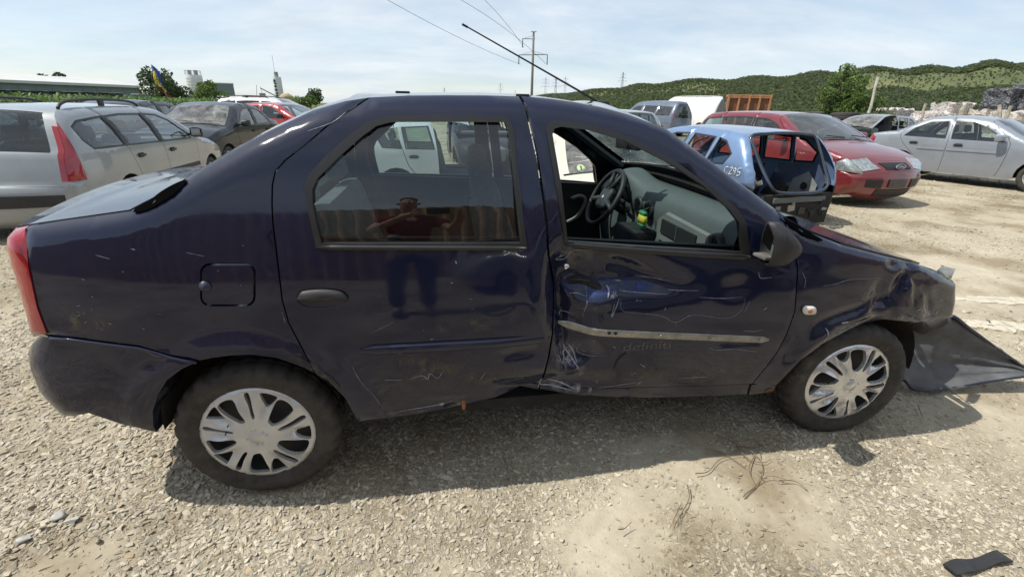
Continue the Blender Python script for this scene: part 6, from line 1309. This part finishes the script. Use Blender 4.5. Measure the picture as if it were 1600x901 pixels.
for k, (u, vt, hpx) in enumerate(((782, 130, 19), (805, 141, 9), (853, 121, 29), (869, 121, 28), (884, 120, 28), (974, 113, 24), (694, 137, 13), (1213, 118, 6))):
    d = 30*F_PX/(hpx+4) if k not in (5,) else 700.; d = min(d, 2200); c = far(u, vt, d)
    if PY is None: PY = pylon_mesh().build('lattice_pylon', m_steel); o = PY
    else: o = PY.copy(); COL.objects.link(o)
    o.location = (c[0], c[1], c[2]-30*1.0); o.rotation_euler = (0, 0, math.atan2(RT[1], RT[0])+.25*math.sin(k*3)); tag(o, 'thin steel lattice pylon standing on the far horizon', 'pylon', 'lattice pylons on the horizon')
# orange-brown crate wall, tyres, bales, posts
m_crate = M('rusty_orange_wood', (.36, .17, .075), .85, var=.25, vscale=2); m_crated = M('crate_dark', (.16, .075, .04), .9, var=.3, vscale=2)
c = far(1168, 170, 40); ct = empty('open_skip_container', (c[0], c[1], 0), math.radians(-27), 'orange brown ribbed skip container beside the tall white van', 'container'); Hc = far(1168, 150, 40)[2]
MB().box((0, .6, Hc/2), (2.9, 1.2, Hc-.1)).build('back_wall', m_crated, ct)
for k in range(5): MB().box((-1.4+k*.7, -.08, Hc/2), (.13, .16, Hc), bev=.01).build('rib', m_crate, ct)
for z in (.1, Hc*.45, Hc-.08): MB().box((0, -.04, z), (2.95, .12, .16), bev=.01).build('rail', m_crate, ct)
MB().box((0, .6, Hc), (3., 1.4, .14), bev=.02).build('top_rim', m_crate, ct)
tv, tf = tyre_lathe(.62, .33, .38, 48); TM = bpy.data.meshes.new('heap_tyre'); TM.from_pydata([tuple(map(float, q)) for q in tv], [], tf); TM.polygons.foreach_set('use_smooth', [True]*len(TM.polygons)); TM.materials.append(m_tyre)
rs_ = R_(101); kk = 0
for row, (zv, us) in enumerate(((.19, range(1190, 1400, 17)), (.57, range(1196, 1392, 19)), (.95, (1205, 1226, 1250, 1268, 1290, 1316, 1340, 1368)), (1.32, (1212, 1258, 1312, 1366)))):
    for u in us:
        q = gpt(u+rs_.uniform(-4, 4), 27.5+rs_.uniform(-.5, .7)); o = bpy.data.objects.new('heap_tyre', TM); COL.objects.link(o); o.location = (q[0], q[1], zv); o.rotation_euler = (math.pi/2+rs_.normal()*.09, rs_.normal()*.09, rs_.uniform(0, 6)); tag(o, 'worn black tyre lying in the heap behind the red estate', 'tyre', 'tyres in the heap')
m_trash = None
def bale_mat(name, cols, dark):
    m, n, b, o = newmat(name); v = n.nodes.new('ShaderNodeTexVoronoi'); v.inputs['Scale'].default_value = 13; t = n.nodes.new('ShaderNodeTexCoord'); x = n.nodes.new('ShaderNodeMapping'); x.inputs['Scale'].default_value = (1, 1, 2.2); n.links.new(t.outputs['Object'], x.inputs[0]); n.links.new(x.outputs[0], v.inputs[0])
    n.links.new(ramp(n, v.outputs['Color'], *[(i/(len(cols)-1), c) for i, c in enumerate(cols)]), b.inputs['Base Color']); b.inputs['Roughness'].default_value = .7; bump(n, b, nz(n, 9, 6), .8, .08); return m
m_balew = bale_mat('baled_white_film', [(.58, .57, .54), (.70, .69, .67), (.40, .34, .28), (.68, .67, .65), (.16, .14, .13), (.64, .63, .6), (.35, .16, .12), (.66, .66, .66)], 0); m_baled = bale_mat('baled_dark_film', [(.02, .025, .035), (.05, .055, .07), (.015, .02, .03), (.22, .22, .22), (.03, .035, .05)], 0); m_baleb = bale_mat('baled_cardboard', [(.42, .38, .33), (.55, .52, .48), (.30, .25, .20), (.50, .46, .42)], 0)
def bale(u, v0, w_, d_, h_, d, z, mat, label, seed, rz=0.):
    bm = bmesh.new(); bmesh.ops.create_cube(bm, size=1.); bmesh.ops.subdivide_edges(bm, edges=bm.edges[:], cuts=7, use_grid_fill=True); rs2 = random.Random(seed)
    for q in bm.verts:
        n_ = 1+.05*math.sin(9*q.co.x+seed)+.05*math.sin(11*q.co.z+2*seed)+rs2.uniform(-.05, .05); q.co = Vector((q.co.x*w_*n_, q.co.y*d_*n_, (q.co.z+.5)*h_*(1+rs2.uniform(-.05, .07)) if q.co.z > -.45 else -.02))
    me = bpy.data.meshes.new('scrap_bale'); bm.to_mesh(me); bm.free(); me.materials.append(mat); o = bpy.data.objects.new('scrap_bale', me); COL.objects.link(o); p = gpt(u, d); o.location = (p[0], p[1], z); o.rotation_euler = (0, 0, rz+math.atan2(RT[1], RT[0])); return tag(o, label, 'bale')
bale(1386, 0, 1.6, 1.2, 1.75, 36, 0, m_balew, 'white plastic film bale beside the leaning post', 1)
bale(1420, 0, 1.5, 1.2, 1.25, 34, 0, m_balew, 'low white bale in the scrap row next to the film bale', 2, .3); bale(1448, 0, 1.5, 1.2, 1.6, 35, 0, m_balew, 'crumpled white bale with a ragged top', 3, -.2); bale(1474, 0, 1.4, 1.2, 2.05, 36, 0, m_balew, 'tallest white bale of the ragged heap', 4, .2)
bale(1535, 0, 2.4, 1.6, 1.75, 37, 0, m_baleb, 'wide pale bale under the dark bales', 5, .15); bale(1590, 0, 2.2, 1.6, 1.7, 36, 0, m_baleb, 'brownish pale bale beneath the black and white bale', 6, 0.); bale(1640, 0, 2.2, 1.6, 1.7, 36, 0, m_baleb, 'pale bale standing beside the brownish bale', 7, 0.)
bale(1560, 0, 1.7, 1.4, 1.1, 37, 1.72, m_baled, 'dark blue film bale on top of the wide pale bale', 8, .1); bale(1597, 0, 1.6, 1.4, 1.35, 37, 1.68, m_baled, 'black and white film bale on the upper row', 9, -.1)
m_post = M('weathered_post', (.34, .31, .25), .9, var=.3, vscale=6)
def post(u0, v0, u1, v1, d, r, label, mat=None, nm='wooden_post'):
    a, c = far(u0, v0, d), far(u1, v1, d); dirn = (np.array(c)-np.array(a)); dirn = dirn/np.linalg.norm(dirn); foot = np.array(a)-dirn*(a[2]/max(.2, dirn[2])) if a[2] > 0 else a
    rs2 = R_(int(u0)); n_ = 7; pts = [np.array(foot)+(np.array(c)-foot)*i/n_+rs2.normal(0, .02, 3) for i in range(n_+1)]; o = MB().tube(pts, [r*rs2.uniform(.8, 1.2) for _ in pts], 7).build(nm, mat or m_post, None); return tag(o, label, 'post')
post(1360, 165, 1373, 121, 29, .06, 'pale ragged post leaning above the tyre heap', M('post_white', (.52, .50, .44), .9, var=.3, vscale=8)); post(1441, 180, 1447, 162, 33, .07, 'short grey stake in front of the ragged bales'); post(1503, 178, 1511, 163, 31, .10, 'stout wooden post between the white and pale bales'); post(1574, 180, 1579, 166, 31, .08, 'thin wooden stake before the brownish bale'); post(1563, 177, 1564, 164, 31, .07, 'short wooden stake before the wide pale bale')
# ------------------------------------------------------------------ behind the camera: what the paint and glass mirror
m_fence = M('brown_sheet', (.40, .25, .16), .55, var=.3, vscale=3, metal=.1); fe = empty('sheet_fence', (0, -4.25, 0), math.radians(6), 'brown corrugated metal sheet fence behind the photographer', 'fence')
for k in range(26):
    x0 = -14+k*1.1; v = []; f = []; prof_ = []
    for j in range(5): prof_ += [(j*.22, 0), (j*.22+.08, .065), (j*.22+.12, .065), (j*.22+.18, 0)]
    prof_.append((1.1, 0)); zt = 2.12+.02*math.sin(k*2.1)
    for x, y in prof_: v += [(x0+x, y, .02), (x0+x, y, zt)]
    f = [(2*i, 2*i+2, 2*i+3, 2*i+1) for i in range(len(prof_)-1)]; mesh('sheet', v, f, m_fence, fe)
for k in range(11): MB().box((-13.6+k*2.75, -.07, 1.05), (.06, .06, 2.1)).build('fence_post', m_steel, fe)
make_car(HATCH, 'hatchback', 'silver hatchback parked in front of the brown sheet fence', (4.1, -2.92, 0), math.pi+math.radians(4), p_silv, sub=.1)
# photographer, mirrored in the rear window
def skin(name, pts, edges, mat, parent, sub=2, rootv=0):
    me = bpy.data.meshes.new(name); me.from_pydata([p[:3] for p in pts], edges, []); o = bpy.data.objects.new(name, me); link(o, parent)
    md = o.modifiers.new('skin', 'SKIN'); md.use_smooth_shade = True
    for i, p in enumerate(pts):
        r = p[3]; me.skin_vertices[0].data[i].radius = r if isinstance(r, tuple) else (r, r)
        me.skin_vertices[0].data[i].use_root = (i == rootv)
    s_ = o.modifiers.new('sub', 'SUBSURF'); s_.levels = sub; s_.render_levels = sub; me.materials.append(mat); return o
m_skin = M('skin', (.42, .24, .165), .55, var=.1); m_shirt = M('dark_red_cotton', (.17, .010, .026), .9, var=.15, vscale=14); m_trou = M('dark_trousers', (.035, .038, .05), .9); m_hair = M('short_hair', (.03, .022, .016), .8); m_shoe = M('shoe', (.04, .035, .03), .6)
px_, py_ = .50, -1.93; pe = empty('person', (px_, py_, 0), 0, 'person in dark red t-shirt holding up a phone, mirrored in the rear window', 'person')
hl_, hr_ = (.10, .40, 1.47), (.34, .41, 1.455)      # hands, relative to the body
body = [(0, 0, .98, (.15, .11)), (0, .0, 1.15, (.145, .10)), (0, .01, 1.32, (.17, .11)), (0, 0, 1.45, (.13, .085)), (0, .02, 1.53, .055), (0, .04, 1.60, (.068, .075)), (0, .045, 1.67, (.078, .092)), (0, .035, 1.735, (.066, .075)),
        (.19, .0, 1.43, .058), (.33, .13, 1.28, .046), (.385, .32, 1.42, .034), (.36, .39, 1.455, .032), (-.19, .0, 1.43, .058), (-.27, .17, 1.27, .046), (-.03, .36, 1.42, .034), (.06, .40, 1.46, .032),
        (.10, 0, .90, .095), (.12, .02, .50, .062), (.13, -.02, .10, .045), (.13, .10, .04, .04), (-.10, 0, .90, .095), (-.12, .02, .50, .062), (-.13, -.02, .10, .045), (-.13, .10, .04, .04)]
ed = [(0, 1), (1, 2), (2, 3), (3, 4), (4, 5), (5, 6), (6, 7), (3, 8), (8, 9), (9, 10), (10, 11), (3, 12), (12, 13), (13, 14), (14, 15), (0, 16), (16, 17), (17, 18), (18, 19), (0, 20), (20, 21), (21, 22), (22, 23)]
bd = skin('body', body, ed, m_skin, pe)
skin('t_shirt', [(0, 0, .94, (.175, .125)), (0, .0, 1.15, (.168, .12)), (0, .01, 1.32, (.19, .125)), (0, 0, 1.44, (.15, .10)), (0, .012, 1.49, (.075, .07)), (.20, .0, 1.425, .078), (.29, .085, 1.33, .068), (-.20, .0, 1.425, .078), (-.245, .10, 1.33, .068)], [(0, 1), (1, 2), (2, 3), (3, 4), (3, 5), (5, 6), (3, 7), (7, 8)], m_shirt, pe)
skin('trousers', [(0, 0, 1.0, (.165, .125)), (0, 0, .93, (.17, .13)), (.10, 0, .86, .108), (.12, .02, .50, .082), (.13, -.02, .09, .07), (-.10, 0, .86, .108), (-.12, .02, .50, .082), (-.13, -.02, .09, .07)], [(0, 1), (1, 2), (2, 3), (3, 4), (1, 5), (5, 6), (6, 7)], m_trou, pe)
for s_ in (-1, 1): skin('shoe', [(s_*.13, -.07, .05, .05), (s_*.13, .05, .045, .05), (s_*.135, .17, .04, .042)], [(0, 1), (1, 2)], m_shoe, pe, 1)
skin('hair', [(0, .0, 1.70, (.080, .085)), (0, .005, 1.745, (.075, .085)), (0, .02, 1.772, (.05, .055))], [(0, 1), (1, 2)], m_hair, pe)
for s_ in (-1, 1):
    MB().lathe([(.001, .012), (.009, .008), (.012, 0)], 10, 'Y', (s_*.031, .126, 1.675)).build('eye', m_white, pe, True); skin('ear', [(s_*.078, .03, 1.69, .014), (s_*.082, .025, 1.655, .012)], [(0, 1)], m_skin, pe, 1)
skin('nose', [(0, .125, 1.685, .009), (0, .148, 1.645, .013)], [(0, 1)], m_skin, pe, 1); skin('mouth', [(-.022, .125, 1.605, .006), (.022, .125, 1.605, .006)], [(0, 1)], m_shoe, pe, 1)
for hx, sg2 in ((.385, -1), (.055, 1)):
    for j in range(4):
        z = 1.500-.020*j; skin('finger', [(hx-sg2*.005, .395, z-.005, .010), (hx+sg2*.008, .428, z, .009), (hx+sg2*.035, .436-.004*(j % 2), z-.002, .008), (hx+sg2*(.052-.004*j), .424, z-.004, .007)], [(0, 1), (1, 2), (2, 3)], m_skin, pe, 1)
    skin('thumb', [(hx, .385, 1.445, .012), (hx+sg2*.02, .392, 1.462, .010), (hx+sg2*.045, .395, 1.472, .009)], [(0, 1), (1, 2)], m_skin, pe, 1)
ph = MB().box((.725, -1.515, 1.482), (.165, .009, .078), bev=.004).build('phone', m_blk, None, auto=40); tag(ph, 'black phone held sideways in the hands of the person', 'phone')
# ------------------------------------------------------------------ small things on the ground
m_twig = M('dry_twig', (.17, .125, .075), .95, var=.3, vscale=30); rs_ = random.Random(21)
for k, px in enumerate(([(1118, 682), (1150, 700), (1178, 715), (1190, 735), (1182, 760), (1160, 780)], [(1085, 747), (1105, 742), (1125, 722), (1160, 714)], [(1150, 700), (1175, 703), (1195, 702)], [(1178, 715), (1168, 740), (1178, 760)], [(1160, 780), (1178, 764), (1198, 752), (1232, 758)], [(1215, 758), (1240, 758), (1262, 770)], [(1165, 690), (1182, 695), (1188, 720)], [(1072, 765), (1075, 785), (1055, 820)], [(1060, 800), (1048, 825)], [(1140, 690), (1165, 720), (1190, 728), (1204, 722)], [(1100, 705), (1130, 712), (1165, 735)], [(965, 835), (975, 830), (985, 823)], [(1470, 605), (1500, 630), (1530, 655)], [(1432, 640), (1440, 662)])):
    pts = spline([tuple(np.array(onZ(u, v))+np.array([0, 0, .012+rs_.uniform(0, .02)])) for u, v in px], 4); o = MB().tube(pts, [.0024*(1-.6*i/len(pts)) for i in range(len(pts))], 5).build('dry_twig', m_twig); tag(o, 'thin dry brown twig lying on bare sand in front of the sedan', 'twig', 'dry twigs on the sand')
a, c = onZ(1482, 893), onZ(1568, 872); mid = (a+c)/2; L = float(np.linalg.norm(c-a)); st_ = MB(); nn = 10; v = []; f = []
for i in range(nn+1):
    t = i/nn; p = a+(c-a)*t; w_ = .022*(1+.15*math.sin(7*t)); nv = np.array([-(c-a)[1], (c-a)[0], 0])/L; z = .014+.008*math.sin(3*t*math.pi)
    v += [tuple(p+nv*w_+np.array([0, 0, z])), tuple(p-nv*w_+np.array([0, 0, z+.004])), tuple(p-nv*w_+np.array([0, 0, z-.004])), tuple(p+nv*w_+np.array([0, 0, z-.008]))]
f = [(i*4+j, i*4+(j+1) % 4, i*4+4+(j+1) % 4, i*4+4+j) for i in range(nn) for j in range(4)]+[(0, 1, 2, 3), (nn*4+3, nn*4+2, nn*4+1, nn*4)]
tag(mesh('plastic_strip', v, f, m_blk, None), 'broken black plastic trim strip lying on the gravel', 'plastic strip')
for k, (u, v_, s_) in enumerate(((91, 806, .030), (113, 813, .026), (37, 842, .024))):
    o = bpy.data.objects.new('round_pebble', STC.objects[k].data.copy()); link(o); o.data.materials.clear(); o.data.materials.append(M('pebble_grey', (.42, .41, .38), .8, var=.12, vscale=20)); p = onZ(u, v_); o.location = (p[0], p[1], gh(p[0], p[1])+.014); o.scale = (s_, s_*1.1, s_*1.1); tag(o, ('round pale grey pebble, larger of the touching pair', 'round pale grey pebble, smaller of the touching pair', 'lone round grey pebble at the sand patch')[k], 'pebble')
# cracked pale mud bands across the yard
m_mud = M('dry_mud', (.50, .455, .365), .95, var=.14, vscale=10, bmp=(30, .5))
for row, (l0, l1, lab) in enumerate((((1478, 464), (1640, 474), 'upper band of pale cracked mud beyond the torn bumper'), ((1492, 503), (1640, 516), 'lower band of pale cracked mud beyond the torn bumper'))):
    a, c = onZ(*l0), onZ(*l1); root = empty('mud_band', (float(a[0]), float(a[1]), 0), 0, lab, 'mud'); rs_ = random.Random(31+row); n_ = 8
    nv = np.array([-(c-a)[1], (c-a)[0], 0]); nv /= np.linalg.norm(nv); dv = (c-a)/n_
    cut = [[i+(0 if i in (0, n_) else rs_.uniform(-.3, .3))+rs_.uniform(-.22, .22)*(j-1) for j in range(3)] for i in range(n_+1)]; ed_ = [[-.085+rs_.uniform(-.03, .03), rs_.uniform(-.02, .02), .085+rs_.uniform(-.03, .03)] for i in range(n_+1)]
    for i in range(n_):
        for j in range(2):
            q = [(i, j), (i+1, j), (i+1, j+1), (i, j+1)]; pts = []
            for e, (ii, jj) in enumerate(q):
                p = dv*cut[ii][jj]+nv*ed_[ii][jj]; pts.append(np.array([p[0], p[1]]))
            ctr = np.mean(pts, 0); out2 = []
            for e in range(4):
                p0, p1 = pts[e], pts[(e+1) % 4]
                for t in (0, .35, .7): out2.append(tuple(ctr+(p0+(p1-p0)*t+np.array([rs_.uniform(-.012, .012), rs_.uniform(-.012, .012)])-ctr)*.965))
            MB().prism(out2, -.02, .003+rs_.uniform(0, .005), 'XY').build('mud_plate', m_mud, root)
